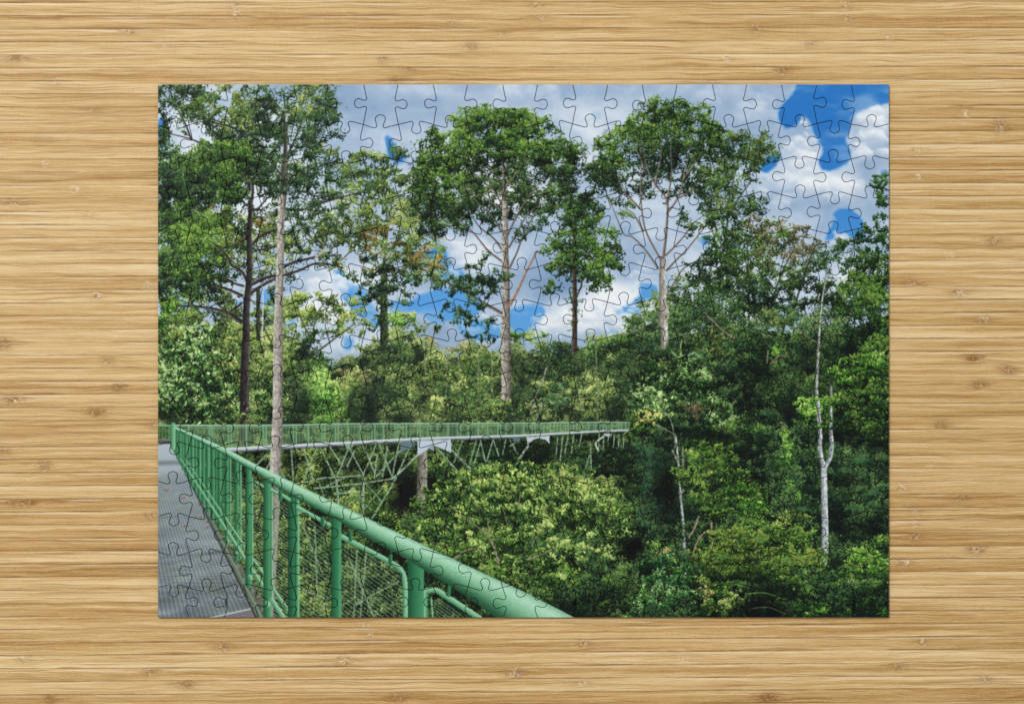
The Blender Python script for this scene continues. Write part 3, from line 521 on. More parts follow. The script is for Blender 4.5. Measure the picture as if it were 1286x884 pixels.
    for p, a, b in [([(316,262),(323,262),(334,250),(340,244)],2.6,1.6),([(317,306),(324,298),(334,292),(350,287)],3.4,2.6),([(321,314),(334,312),(350,308)],2.8,2.4),
                    ([(315,357),(334,348),(348,344),(361,332),(385,325),(400,322),(428,320)],4.6,2),([(315,367),(336,354),(357,345),(376,339),(394,331),(410,331),(430,336)],4.2,2.2),
                    ([(309,352),(303,341),(290,333),(284,321),(267,305)],4,1.8),([(305,359),(292,355),(275,346)],3.2,1.8),([(303,371),(282,362),(253,355)],4.2,2.2),
                    ([(303,403),(282,392),(257,386),(223,384)],4.6,2.2),([(303,381),(296,387),(290,391)],3.6,3),([(302,405),(285,392),(273,382)],3.6,2),([(284,310),(297,306),(311,296)],2.4,2),
                    ([(319,402),(330,410),(339,427)],2,1.6),([(313,240),(309,228),(304,216)],2.4,1.4),([(316,250),(317,236),(315,226)],4,3)]:
        stroke(p, a, b, D, dark=(24,22,24), light=(132,126,118))
    foliage([(270,352,22,8,.6),(240,380,26,8,.6),(400,322,30,8,.5),(420,330,20,10,.5)], P_EUC, 5, .3, 1.6, cover=.8)
    stroke([(315,252),(313,294),(313,342),(309,391),(309,416),(307,470),(307,532),(305,560)], 5, 13, D, dark=(20,18,20), light=(86,78,76), tex=.9)
    foliage([(309,500,5,40,.5)], [(70,70,70),(120,122,118),(170,172,168)], 3, .10, 1.0, asp=.6, cover=.5)
    stroke([(324,364),(324,426)], 5, 5, (56,64,44), dark=(34,40,30)); stroke([(329,360),(330,380),(329,426)], 1.4, 1.6, (210,214,212))
    # tall pale trunk with its own crown
    for p in [[(358,250),(357,200),(360,160)],[(357,225),(342,205),(333,190)],[(358,200),(370,175),(380,150)],[(360,262),(376,264),(400,256),(430,247),(450,243)],[(357,230),(375,215),(395,205)],[(372,270),(380,285),(394,302),(404,312)]]:
        stroke(p, 3, 1.4, (62,58,52))
    foliage([(392,262,40,22,.8),(380,290,40,20,.8),(415,285,34,24,.8),(350,260,26,16,.6),(400,240,30,20,.7)], P_FAR, 7.5, .48, 1.4, bias=-.14, cover=1.3)
    foliage([(400,300,34,16,.7),(425,300,26,20,.7)], P_OLV, 6, .4, 1.4, bias=.0, cover=1.1)
    foliage([(385,125,34,24,1),(350,140,24,24,.9),(400,165,26,34,1),(370,170,40,34,.9),(345,190,26,34,.8),(395,215,36,34,.9),(365,225,34,30,.8),(330,165,16,30,.7),(405,132,18,26,1)], P_FAR, 8, .6, 1.35, bias=-.26, cover=1.65)
    foliage([(385,118,26,14,.8),(370,140,30,14,.6),(400,200,24,16,.6),(410,230,20,16,.6)], P_OLV, 6, .35, 1.35, bias=.06, cover=1.1)
    foliage([(356,150,10,12,.9),(402,155,12,26,.8),(375,190,16,12,.8),(385,235,14,10,.7)], P_DARK, 6, .35, 1.4, bias=.0, cover=1.1)
    stroke([(356,140),(358,180),(358,225),(354,262)], 3, 8, (50,50,42), dark=(28,32,28), light=(84,84,70), alpha=.9)
    stroke([(403,322),(396,318),(392,326)], .1, .1, (0,0,0))
    stroke([(408,311),(402,318),(396,324)], 2.4, 2.6, (176,168,156))
    stroke([(335,268),(338,275),(342,280)], 1.4, 2, (150,138,130))
    foliage([(352,170,12,10,.5),(366,205,14,10,.5),(345,225,14,10,.5)], P_FAR, 5, .4, 1.3, bias=-.2, cover=.8)

def pale_trunk():
    stroke([(357,200),(356,225),(354,250)], 5.5, 8, (84,80,68), dark=(52,52,46), light=(112,108,94), tex=.6, alpha=.85)
    stroke([(354.5,240),(353,256),(352,314),(350,371),(349,418),(348.5,480),(348,530),(346.5,566),(345,600)], 7.5, 14.5, (160,153,144), dark=(110,105,98), light=(190,184,175), tex=.75, side=1)
    for y, x in [(300,352),(336,356),(352,346),(372,348),(398,352)]:
        stroke([(x-3,y),(x+1,y+1)], 2, 1, (116,108,98))
    foliage([(354,228,9,16),(358,246,5,8),(348,244,4,8)], P_FAR, 4, .35, 1.4, bias=-.3, cover=.9)

def underbridge():
    poly = [(285,565),(420,560),(545,553),(790,545),(800,600),(790,776),(198,776),(198,700),(240,600)]
    fillpoly(poly, (16,26,16), tex=1.4, sx=.05, sy=.05)
    foliage(poly, P_EUC, 8, .5, 1.6, bias=-.12, cover=1.5)
    foliage([(375,600,34,34),(400,575,30,16),(450,590,30,20),(345,600,40,30)], P_YEL, 7, .45, 1.7, bias=-.12, cover=1.3)
    foliage([(455,575,40,14),(440,570,30,10)], P_EUC, 7, .5, 1.5, bias=-.02, cover=1.3)
    foliage([(440,625,26,12),(470,620,40,16),(500,660,40,20),(452,640,14,12)], P_YEL, 6, .4, 1.7, bias=-.08, cover=1.2)
    foliage([(480,640,40,30),(520,665,40,14)], P_LEAF, 7, .4, 1.7, bias=.0, cover=1.2)
    shade(511,622,15,24,1.4,(10,12,10)); shade(542,612,9,20,1.0); shade(495,632,10,8,.9)
    shade(440,582,14,16,.8); shade(366,580,10,14,.9); shade(500,585,14,12,.9); shade(320,585,20,10,.9)
    foliage([(560,580,28,24),(590,570,30,14)], P_EUC, 7, .5, 1.5, bias=-.08, cover=1.5)
    foliage([(640,565,40,16),(700,575,50,22),(740,590,40,30)], P_DARK, 8, .5, 1.5, bias=.02, cover=1.5)
    foliage([(700,570,26,10),(760,560,24,10),(740,565,16,10)], P_EUC, 7, .4, 1.5, bias=.08, cover=1.2)
    shade(762,600,22,14,1.2); shade(690,568,30,10,.7); shade(655,570,12,10,.8)
    # light foliage seen through the near railing
    foliage([(330,680,60,60),(300,660,40,50),(350,740,60,40),(400,740,50,30)], P_YEL, 7, .4, 1.9, bias=-.16, cover=1.4)
    foliage([(470,740,50,40),(420,700,50,30),(520,740,40,30)], P_EUC, 7, .45, 1.7, bias=-.1, cover=1.3)
    foliage([(450,720,50,26),(490,760,40,14),(420,760,40,16)], [(40,60,28),(90,116,60),(150,168,100)], 5, .2, 1.7, bias=.0, cover=1.0)
    # trunk support
    stroke([(530,562),(530,600),(528,640)], 12, 13, (122,118,106), dark=(78,76,68), light=(150,146,134), tex=.7)
    G = (120,150,118); Gl = (168,190,160); Gd = (74,100,76)
    def ln(*p, w=2.2, c=G): stroke(list(p), w, w, c, dark=Gd, light=Gl, smooth=False)
    # trusses under the walkway
    for a in [((332,592),(345,570)),((320,586),(334,571)),((338,575),(350,590)),((380,606),(398,562)),((402,562),(422,603)),((413,560),(430,585)),((422,601),(437,564)),((439,564),(456,596)),((456,596),(473,557)),((476,558),(493,601)),
              ((455,558),(472,598)),((497,600),(515,560)),((500,556),(492,600)),((470,600),(474,570)),((472,598),(503,565)),((436,585),(445,566)),((380,562),(392,600)),((365,562),(368,605)),((350,588),(362,608)),((410,610),(432,600)),((486,560),(480,598))]: ln(*a)
    ln((493,601),(525,571), w=3); ln((568,566),(592,590), w=3, c=(110,130,110)); ln((548,562),(582,600), w=2)
    ln((422,603),(425,640), w=3); ln((380,606),(405,600),(455,597), w=2.2); ln((395,613),(454,607),(497,600), w=2.4); ln((420,620),(455,617), w=2.2); ln((456,596),(455,645), w=3.6); ln((497,600),(467,650), w=2.2)
    ln((430,640),(455,620), w=1.4); ln((457,605),(480,630), w=1.4); ln((480,612),(455,640), w=1.4); ln((440,612),(465,640), w=1.2); ln((400,605),(412,640), w=1.4)
    for a in [((570,580),(581,553)),((588,588),(598,553)),((594,586),(604,553)),((603,553),(609,579)),((611,579),(619,552)),((619,552),(626,572)),((631,570),(635,552)),((648,583),(662,562)),((566,556),(576,570)),((640,552),(650,570)),((592,590),(606,592)),((586,586),(606,596)),((700,548),(698,570)),((706,548),(703,578)),((720,546),(717,568)),((713,547),(709,568)),((730,545),(727,560)),((640,560),(652,552))]: ln(*a, w=1.7)
    ln((650,578),(663,560), w=3.2, c=(160,174,158)); ln((740,570),(735,588),w=1.6); ln((741,555),(742,592),w=1.8)
    for x in (752,758,764,771,777,783): ln((x,545),(x-1,560+rng.uniform(-4,8)), w=1.5, c=(140,160,140))
    stroke([(757,548),(748,556),(751,565)], 2.4, 2, (190,196,186))

def bridge():
    # solid part of the bright bush, in front of the trusses later
    top = [(214,534),(355,533.5),(430,532),(545,531.5),(660,531),(740,530),(790,530)]
    bot = [(240,560),(284.5,564.5),(345,561),(430,556.5),(527,551),(600,548.5),(660,546.5),(749,541.5),(790,540)]
    poly = top+bot[::-1]
    fillpoly(poly, (96,134,96), alpha=.52)
    yb = lambda x: np.interp(x, [p[0] for p in bot], [p[1] for p in bot]); yt = lambda x: np.interp(x, [p[0] for p in top], [p[1] for p in top])
    for x in np.arange(232, 790, 4.1):
        x += rng.uniform(-.5, .5)
        stroke([(x, yt(x)), (x, yb(x)-2)], .7, .7, (136,172,136), smooth=False, alpha=.55)
    x = 236
    while x < 790:
        w = np.interp(x, [230,420,800], [3.2,2.6,1.8])
        stroke([(x, yt(x)), (x, yb(x))], w, w, (96,146,104), dark=(66,110,76), light=(136,180,138), smooth=False)
        if rng.random() < .5: stroke([(x+4, yt(x)), (x+4, yb(x))], w*.7, w*.7, (112,160,118), smooth=False)
        x += np.interp(x, [230,420,800], [26,15,8.5])+rng.uniform(-1, 1)
    stroke([(x, yt(x)+3.2) for x in (240,430,660,790)], 1.0, .7, (120,162,122))
    stroke(top, 2.2, 1.4, (150,188,152), dark=(104,148,112), light=(196,220,196))
    stroke([(x, y) for x, y in bot[1:]], 5.0, 2.4, (188,198,206), dark=(104,116,124), light=(222,228,232), side=-1)
    stroke([(284,567.5),(345,564),(430,559.5),(545,553.5),(660,549)], 1.4, 1.0, (82,92,94))
    foliage([(797,532,10,12),(786,548,8,5),(804,545,10,10)], P_LEAF, 5, .5, 1.6, bias=-.05, cover=1.4)
    # gusset plates
    fillpoly([(503,554),(520,553),(520,561),(513,563),(503,568)], (96,122,124)); fillpoly([(524,553),(566,551.5),(566.5,568),(545,559),(524,572)], (184,200,212)); fillpoly([(536,562),(545,558),(545,566)], (140,158,164))
    fillpoly([(661,548.5),(690,547),(691,557.5),(684,551.5),(676,549.8),(669,552),(662,558.5)], (188,200,208))
    fillpoly([(643,549),(652,549),(651,556),(644,554)], (84,110,110)); fillpoly([(433,558),(444,557),(442,563),(435,563)], (130,160,134))
    fillpoly([(758,544),(768,543.5),(767,548),(759,547)], (180,190,190))

def bush():
    foliage([(660,625,100,40,1),(600,660,90,60,1),(740,640,50,50,1),(640,600,50,20,1),(700,720,80,50,1),(580,640,40,30,1)], P_DARK, 9, .6, 1.8, bias=.2, cover=1.8)
    foliage([(560,640,46,30),(600,690,50,40),(640,720,60,40),(720,740,60,30)], P_LEAF, 8, .45, 2.0, bias=.04, cover=1.5)
    for p, a, b in [([(562,631),(580,648),(610,668),(622,690),(625,706)],1.6,2.6),([(612,650),(614,672),(622,690)],1.4,1.8),([(568,702),(585,690),(602,690),(616,700)],1.6,1.2),([(605,696),(600,712),(597,722)],1.4,1.2),
                    ([(650,705),(672,698),(700,686)],2.2,1.4),([(675,672),(685,662),(690,650)],2,1.2),([(650,632),(654,615),(653,600)],1.6,1)]:
        stroke(p, a, b, (146,136,112))
    S = [(665,605,80,24,1),(610,612,66,26,1),(700,625,70,30,1),(745,640,40,36,1),(640,645,100,30,.9),(660,600,40,16,.8),(760,660,26,22,.8),(575,655,30,24,.8)]
    foliage(S, P_BUSH, 7, .30, 2.7, asp=.45, bias=-.20, cover=1.5, flat=.6, vary=.26, th0=1.2)
    foliage([(640,598,60,16,1),(690,610,60,18,1),(740,635,36,20,1),(600,615,36,14,.9),(700,640,60,16,.8),(560,625,16,12,.8)], P_BUSH, 5.5, .15, 2.9, asp=.42, bias=.1, cover=1.2, flat=.55, th0=1.2)
    foliage([(538,662,16,14,.9),(530,690,18,10,.7),(556,590,10,8,.8),(640,580,16,7,1),(612,588,14,6,.8),(690,592,16,8,.8),(772,622,14,10,.8),(788,648,10,10,.8),(780,672,12,10,.7),(770,690,14,8,.7),(730,690,20,14,.7),(668,715,20,12,.6)], P_BUSH, 5.5, .34, 2.5, asp=.42, bias=-.02, cover=1.4, th0=1.2)
    for g in [(628,650,9,7,.8),(668,668,14,7,.8),(600,640,8,6,.7),(715,655,10,6,.7),(690,640,7,5,.6),(648,622,8,5,.6),(742,632,8,5,.6),(585,668,12,6,.8),(640,690,16,6,.7),(700,700,18,6,.7),(575,622,7,6,.6),(760,650,7,6,.6),(620,612,8,4,.5),(706,620,8,4,.5)]: shade(*g, (16,32,18))
    foliage([(700,600,26,8,.8),(752,612,22,10,.9),(728,600,20,8,.9)], P_OLV, 6, .5, 1.7, bias=.02, cover=1.3)
    foliage([(590,700,50,26,.7),(660,690,60,26,.7),(630,730,40,30,.6),(700,670,50,14,.6)], P_BUSH, 6.5, .28, 2.2, asp=.5, bias=-.16, cover=1.3)
    for x, y in [(694,680),(728,682),(722,700),(640,702),(708,722),(606,690),(755,690),(686,660),(745,668),(590,668),(700,702),(620,742),(760,700)]:
        foliage([(x, y, 7, 6)], P_BUSH, 4, .35, 2.6, asp=.38, bias=.3, cover=1.4, th0=1.3)
    for p, a, b in [([(565,634),(582,649),(606,666),(614,672)],1.2,1.8),([(612,650),(614,672),(621,690),(625,706)],1.6,2.4),([(568,704),(585,691),(600,690),(612,698)],1.6,1.2),([(668,684),(676,670),(685,662)],1.6,1.0),([(650,636),(654,618)],1.5,1),([(665,702),(684,694),(700,686)],1.6,1.2),([(632,640),(637,660)],1.2,.8)]:
        stroke(p, a, b, (140,132,112), dark=(90,82,68), alpha=.85)
    foliage([(760,705,26,20),(740,745,40,20),(690,755,50,16)], P_DARK, 7, .45, 1.8, bias=.0, cover=1.3)
    foliage([(786,735,14,36),(782,650,12,24),(790,600,12,24)], P_EUC, 7, .5, 1.7, bias=-.12, cover=1.5)
    shade(797,688,16,11,1.2,(4,8,8)); shade(700,765,30,14,.6); shade(640,740,20,14,.4)

def near_rail():
    # mesh infill seen between the posts
    def M(poly, dx, dy, step, c, w=.7, a=.8):
        xs = [p[0] for p in poly]; ys = [p[1] for p in poly]
        sl = dy/dx
        for y0 in np.arange(min(ys)-abs(sl)*(max(xs)-min(xs))-10, max(ys)+abs(sl)*(max(xs)-min(xs))+10, step):
            seg = []
            for t in np.linspace(0, 1, 60):
                x = min(xs)+(max(xs)-min(xs))*t; y = y0+sl*(x-min(xs))
                if in_poly(np.array([x]), np.array([y]), poly)[0]: seg.append((x, y))
            if len(seg) > 2: stroke([seg[0], seg[-1]], w, w, c, smooth=False, alpha=a)
    pan = [[(377,648),(414,662),(414,776),(377,776)],[(429,678),(500,712),(506,730),(506,776),(429,776)],[(341,622),(364,632),(364,776),(341,776)],[(319,606),(331,612),(331,752),(319,735)],[(300,596),(309,600),(309,716),(300,696)],[(545,748),(590,775),(545,776)],[(288,590),(295,594),(295,690),(288,680)]]
    for i, p in enumerate(pan):
        M(p, 1, .72, 5.4 if i < 2 else 4.2, (150,180,152), .8)
        for x in np.arange(min(q[0] for q in p)+2, max(q[0] for q in p), 4.2 if i < 2 else 3):
            yt = min(q[1] for q in p)+(x-min(q[0] for q in p))*.48; yb = max(q[1] for q in p)
            stroke([(x, yt), (x, yb)], .5, .5, (40,62,44), smooth=False, alpha=.55)
    for p in [[(460,690),(452,776)],[(448,690),(444,776)],[(438,700),(470,776)],[(380,660),(405,720)],[(395,660),(398,740)],[(445,760),(470,745),(500,730)],[(380,740),(412,752)]]: stroke(p, 2.2, 2.2, (140,170,136), smooth=False, alpha=.7)
    # pale trunk again, seen through the railing
    stroke([(347,612),(345,660),(342,720),(340,752),(338,776)], 10, 8, (162,156,146), dark=(120,114,106), tex=.5, alpha=.85)
    for y0 in np.arange(630, 775, 4.2): stroke([(338, y0-2), (352, y0+7)], .7, .7, (120,150,126), smooth=False, alpha=.6)
    # fan of far posts: a nearly solid green wedge
    fillpoly([(214,534),(240,546),(262,560),(284,572),(284,672),(262,640),(236,600),(214,560)], (56,122,80), alpha=.82)
    fillpoly([(284,572),(300,582),(300,690),(284,672)], (60,116,74), alpha=.45)
    def post(x, w, yt, yb, c=(50,124,80), l=(98,166,120), d=(18,70,42)):
        stroke([(x, yt), (x, yb)], w, w, c, dark=d, light=l, smooth=False)
    xs = [222,225.5,229,233,237,241,245.5,250,255,260.5,267]
    for i, x in enumerate(xs):
        yt = np.interp(x, [216,240,283,300], [537,549,571,583]); yb = np.interp(x, [215,236,283,300], [562,602,677,706])
        post(x, 1.6+i*.26, yt, yb)
        if i % 2: stroke([(x+2,yt),(x+2,yb-4)], 1, 1, (150,200,160), smooth=False, alpha=.6)
    post(275.5, 5, 566, 662); post(271.5, 2, 566, 655); post(284.5, 5, 572, 680); post(289, 2.4, 575, 684, c=(110,170,120)); post(297, 5.5, 580, 702); post(302, 2.6, 584, 700, c=(110,176,128))
    # kerb, lower rails
    for a, b, w0, w1 in [((226,575),(356,776),1.5,6.5),((232,575),(368,776),1.0,5)]:
        stroke([a, b], w0, w1, (110,172,128), dark=(46,104,70), light=(170,216,180), smooth=False)
    post(312, 8, 590, 734); post(316.5, 3, 600, 722, c=(120,180,134)); post(335.5, 10, 602, 776); post(341, 3, 612, 748, c=(104,168,124), l=(150,204,164))
    for x, y, r in [(313,724,6),(335,757,7),(297,694,4.6),(284,676,3.4)]: stroke([(x,y),(x+1,y+2)], r, r, (92,158,114), light=(176,222,188), dark=(40,98,64))
    post(366, 9, 618, 776, c=(34,98,62), l=(52,126,82), d=(18,66,42)); post(373, 5.5, 628, 776, c=(72,150,100), l=(140,204,158))
    # upper frame rails
    F = dict(col=(112,178,134), dark=(48,112,74), light=(160,212,174))
    def fr(p, w): stroke(p, w, w, F['col'], dark=F['dark'], light=F['light'])
    fr([(320,604),(330,610)],3); fr([(341,615),(352,620),(363,627)],4.4); fr([(374,637),(392,647),(414,659)],5.4); fr([(428,673),(455,687),(489,705),(501,713),(507,724),(508.5,745),(508.5,776)],6.6)
    fr([(534,776),(534,745),(540,741),(548,741),(558,747),(602,776)],7.4); fr([(541,750),(543,776)],2.6)
    for x, y in [(440,668),(490,697),(563,736),(352,617),(405,650)]: stroke([(x,y),(x,y+9)], 5, 5, (40,104,66), dark=(20,70,42), light=(80,150,104), smooth=False)
    post(422, 13, 648, 776, c=(42,116,74), l=(78,150,106), d=(20,74,46)); stroke([(427,668),(427,776)], 3.2, 3.2, (74,152,102), smooth=False)
    post(522, 20, 690, 776, c=(46,120,78), l=(72,146,102), d=(18,72,46)); stroke([(514,705),(514,776)], 3.5, 3.5, (26,92,56), smooth=False, alpha=.6)
    # the big handrail: rows of strips from its lit top to its shaded belly
    top = np.array([(214,532.5),(239,543),(282,561.5),(323,583.5),(349,595.5),(366,604.5),(430,635),(514.5,675.5),(583,708),(660,743.5),(724,776)])
    bot = np.array([(214,537),(238,548),(280,569.5),(319,592),(336,605),(362,620),(430,656),(463,676),(512,702),(583,746),(628,778)])
    u = np.linspace(0, 1, 80)
    def res(P):
        s = np.r_[0, np.cumsum(np.hypot(*np.diff(P, axis=0).T))]; s /= s[-1]
        return np.c_[np.interp(u, s, P[:, 0]), np.interp(u, s, P[:, 1])]
    T, Bt = res(top), res(bot)
    # the lower edge ends sooner: match the points by their place along the rail
    k = 22; cols = [(132,184,150),(156,206,172),(170,218,186),(162,212,180),(148,202,166),(132,190,152),(116,176,136),(96,158,118),(72,132,94),(46,100,68),(32,80,54)]
    for i in range(k):
        a, b = i/k, (i+1)/k+.012
        c = np.array([np.interp(i/(k-1)*10, range(11), [q[j] for q in cols]) for j in range(3)])
        A = T*(1-a)+Bt*a; Bq = T*(1-b)+Bt*b
        fillpoly([tuple(p) for p in A]+[tuple(p) for p in Bq[::-1]], tuple(c), tex=.09, sx=.35, sy=.35)
    for _ in range(70):
        q = rng.random(); a = rng.uniform(.08, .8); i0 = int(q*78); x, y = T[i0]*(1-a)+Bt[i0]*a
        leaves(np.array([x]), np.array([y]), np.array([rng.uniform(.4, .9)]), np.array([.4]), np.array([rng.uniform(0, 3)]), np.array([[.42,.58,.47] if rng.random() < .5 else [.70,.88,.76]], np.float32))
    for q in (34, 55): stroke([tuple(T[q]), tuple(T[q]*.5+Bt[q]*.5+(1.2,0)), tuple(Bt[q])], .8, .8, (92,150,112), alpha=.5)
    # corner post and short left railing
    fillpoly([(198,534),(214,534),(214,552),(198,551)], (70,110,62), alpha=.5)
    stroke([(198,533.5),(216,534)], 2, 2, (130,178,140), smooth=False); stroke([(198,551.5),(214,552)], 1.4, 1.4, (120,130,126), smooth=False)
    for x in (200,204,208,212): stroke([(x,534),(x,550)], .8, .8, (110,160,118), smooth=False, alpha=.7)
    stroke([(217,533),(217,562)], 6, 6, (96,164,118), dark=(52,118,78), light=(146,200,160), smooth=False)

def deck():
    P = [(198,557),(214,557),(238,604),(283,697),(322,776),(198,776)]
    fillpoly([(198,552),(214,552),(214,558),(198,558)], (66,72,66)); stroke([(198,554),(213,554)], 2, 2, (86,84,80), smooth=False)
    fillpoly(P, (148,163,167), tex=.10, sx=.03, sy=.05)
    m = in_poly(GX, GY, P)
    near = sstep(580, 776, GY)
    # grating bars run away from the viewer: fine stripes that fan out from the far corner
    ang = (GX-150)/np.maximum(GY-440, 1)
    per = .0175
    st = .5+.5*np.sin(ang/per*2*np.pi)
    cross = .5+.5*np.sin((GY)**1.0/ (1.4+near*1.6)*2*np.pi/2.2)
    tone = 1-.18*st*sstep(572, 610, GY)-.09*cross*sstep(590, 640, GY)-.10*(fbm(GX*.8, GY*.8, 88, 2)-.3)
    tone *= 1-.14*sstep(640, 776, GY)+.10*(fbm(GX/40, GY/8, 71, 3)-.5)*4*sstep(600, 700, GY)
    glare = sstep(604, 560, GY)
    C = can.copy(); gl = .10*sstep(.45, .8, fbm((GX*.25+GY)/16, GY/60, 75, 3))[..., None]; C = C*(1+gl)
    C = C*(1+(fbm(GX/14, GY/5, 72, 3)-.5)[..., None]*np.array([.12,.12,-.06], np.float32))
    C = C*tone[..., None]; C = C*(1-glare[..., None])+c8(168,182,190)*glare[..., None]
    band = np.exp(-((GY-581+(GX-198)*.02)/3)**2)*.35+np.exp(-((GY-649)/1.6)**2)*.12+np.exp(-((GY-(700-(GX-198)*.09))/1.5)**2)*.18
    C = C*(1-band[..., None]*.8)
    can[m] = np.clip(C, 0, 1)[m]
    foliage([(255,635,12,26),(240,600,6,14),(262,650,8,20)], [(84,62,56),(120,84,70),(150,110,90)], 3, .05, 1.6, asp=.45, cover=.5)
    for x, y in [(209,615),(298,729),(230,625),(233,660)]: stroke([(x-2.5,y+.5),(x+2.5,y-.5)], 1.6, 1.2, (150,84,60))
    # end plate
    fillpoly([(266,776),(316,764),(322,776)], (118,112,116)); stroke([(262,775.5),(316,763.5)], 1.8, 2, (178,190,188), smooth=False)
    # kerb strip
    fillpoly([(214,558),(219,562),(262,640),(300,706),(340,765),(348,776),(322,776),(283,697),(238,604)], (96,106,90), tex=.9, sx=.3, sy=.3)
    foliage([(306,725,8,16),(290,690,6,14),(322,752,8,14)], [(70,66,46),(116,110,80),(150,140,110)], 3, .2, 1.2, cover=.8)
    stroke([(214,558),(238,604),(283,697),(322,776)], 1.0, 1.9, (44,46,44), smooth=False)
    stroke([(217,560),(241,603),(287,697),(328,776)], 1.0, 5, (104,128,110), dark=(70,90,76), light=(130,150,132), smooth=False)

def paint_print():
    sky(); forest(); centre_trees(); right_mass(); left_trees(); underbridge()
    foliage([(636,508,14,6),(624,514,14,7),(834,462,10,8),(1034,712,12,6),(308,528,14,8)], P_OLV, 5, .5, 1.5, bias=-.1, cover=1.5)
    micro(.20); bridge(); pale_trunk(); bush()
    micro(.16, [(505,640),(560,572),(700,560),(800,600),(812,776),(500,776)]); deck(); near_rail()
    can[:] = soften(can, .5)
    lum = (can*np.array([.3,.59,.11], np.float32)).sum(-1, keepdims=True); can[:] = lum+(can-lum)*.93
    can[:] = can*(1+.05*(fbm(GX*1.3, GY*1.3, 301, 2)-.5)[..., None])
    return can
# ================================================================= SCENE
K = 0.0004                                   # metres per photograph pixel
CX, CY = 643.0, 442.0
THICK = 0.0019
def wx(px): return (px-CX)*K
def wy(py): return -(py-CY)*K

scene = bpy.context.scene
col = scene.collection

def new_mat(name):
    m = bpy.data.materials.new(name); m.use_nodes = True
    nt = m.node_tree; b = nt.nodes['Principled BSDF']; return m, nt, b

class NT:
    """small helper for writing node trees"""
    def __init__(s, nt): s.nt = nt; s.N = nt.nodes; s.L = nt.links
    def put(s, sock, v):
        if hasattr(v, 'is_output'): s.L.new(v, sock)
        else: sock.default_value = v
    def math(s, op, a, b=None, c=None, clamp=False):
        n = s.N.new('ShaderNodeMath'); n.operation = op; n.use_clamp = clamp
        for i, v in enumerate((a, b, c)):
            if v is not None: s.put(n.inputs[i], v)
        return n.outputs[0]
    def attr(s, name):
        n = s.N.new('ShaderNodeAttribute'); n.attribute_name = name; return n
    def comb(s, x, y, z):
        n = s.N.new('ShaderNodeCombineXYZ')
        for i, v in enumerate((x, y, z)): s.put(n.inputs[i], v)
        return n.outputs[0]
    def noise(s, vec, scale=1.0, detail=3.0, rough=.55, dist=0.0):
        n = s.N.new('ShaderNodeTexNoise'); s.L.new(vec, n.inputs['Vector'])
        n.inputs['Scale'].default_value = scale; n.inputs['Detail'].default_value = detail
        n.inputs['Roughness'].default_value = rough; n.inputs['Distortion'].default_value = dist
        return n.outputs[0]
    def ramp(s, fac, stops):
        n = s.N.new('ShaderNodeValToRGB'); s.L.new(fac, n.inputs[0]); r = n.color_ramp
        while len(r.elements) < len(stops): r.elements.new(.5)
        for e, (p, c) in zip(r.elements, stops): e.position = p; e.color = c
        return n.outputs[0]
    def mix(s, fac, a, b, mode='MIX'):
        n = s.N.new('ShaderNodeMix'); n.data_type = 'RGBA'; n.blend_type = mode
        s.put(n.inputs[0], fac); s.put(n.inputs[6], a); s.put(n.inputs[7], b)
        return n.outputs[2]
    def maprange(s, v, a, b, c=0., d=1., smooth=True):
        n = s.N.new('ShaderNodeMapRange'); n.interpolation_type = 'SMOOTHSTEP' if smooth else 'LINEAR'
        s.put(n.inputs[0], v)
        for i, q in enumerate((a, b, c, d)): n.inputs[i+1].default_value = q
        return n.outputs[0]

def lin(*c):
    return tuple(((v/255)/12.92 if v/255 <= .04045 else ((v/255+.055)/1.055)**2.4) for v in c)+(1.0,)

# ---------------------------------------------------------------- bamboo tabletop
PITCH = 16.42
def strip_edge(k, x):                        # the glue lines climb a little to the right
    return 117.7+PITCH*k-(x/1286.0)*(1.6+7.0*min(1, max(0, (k+8)/50.0)))

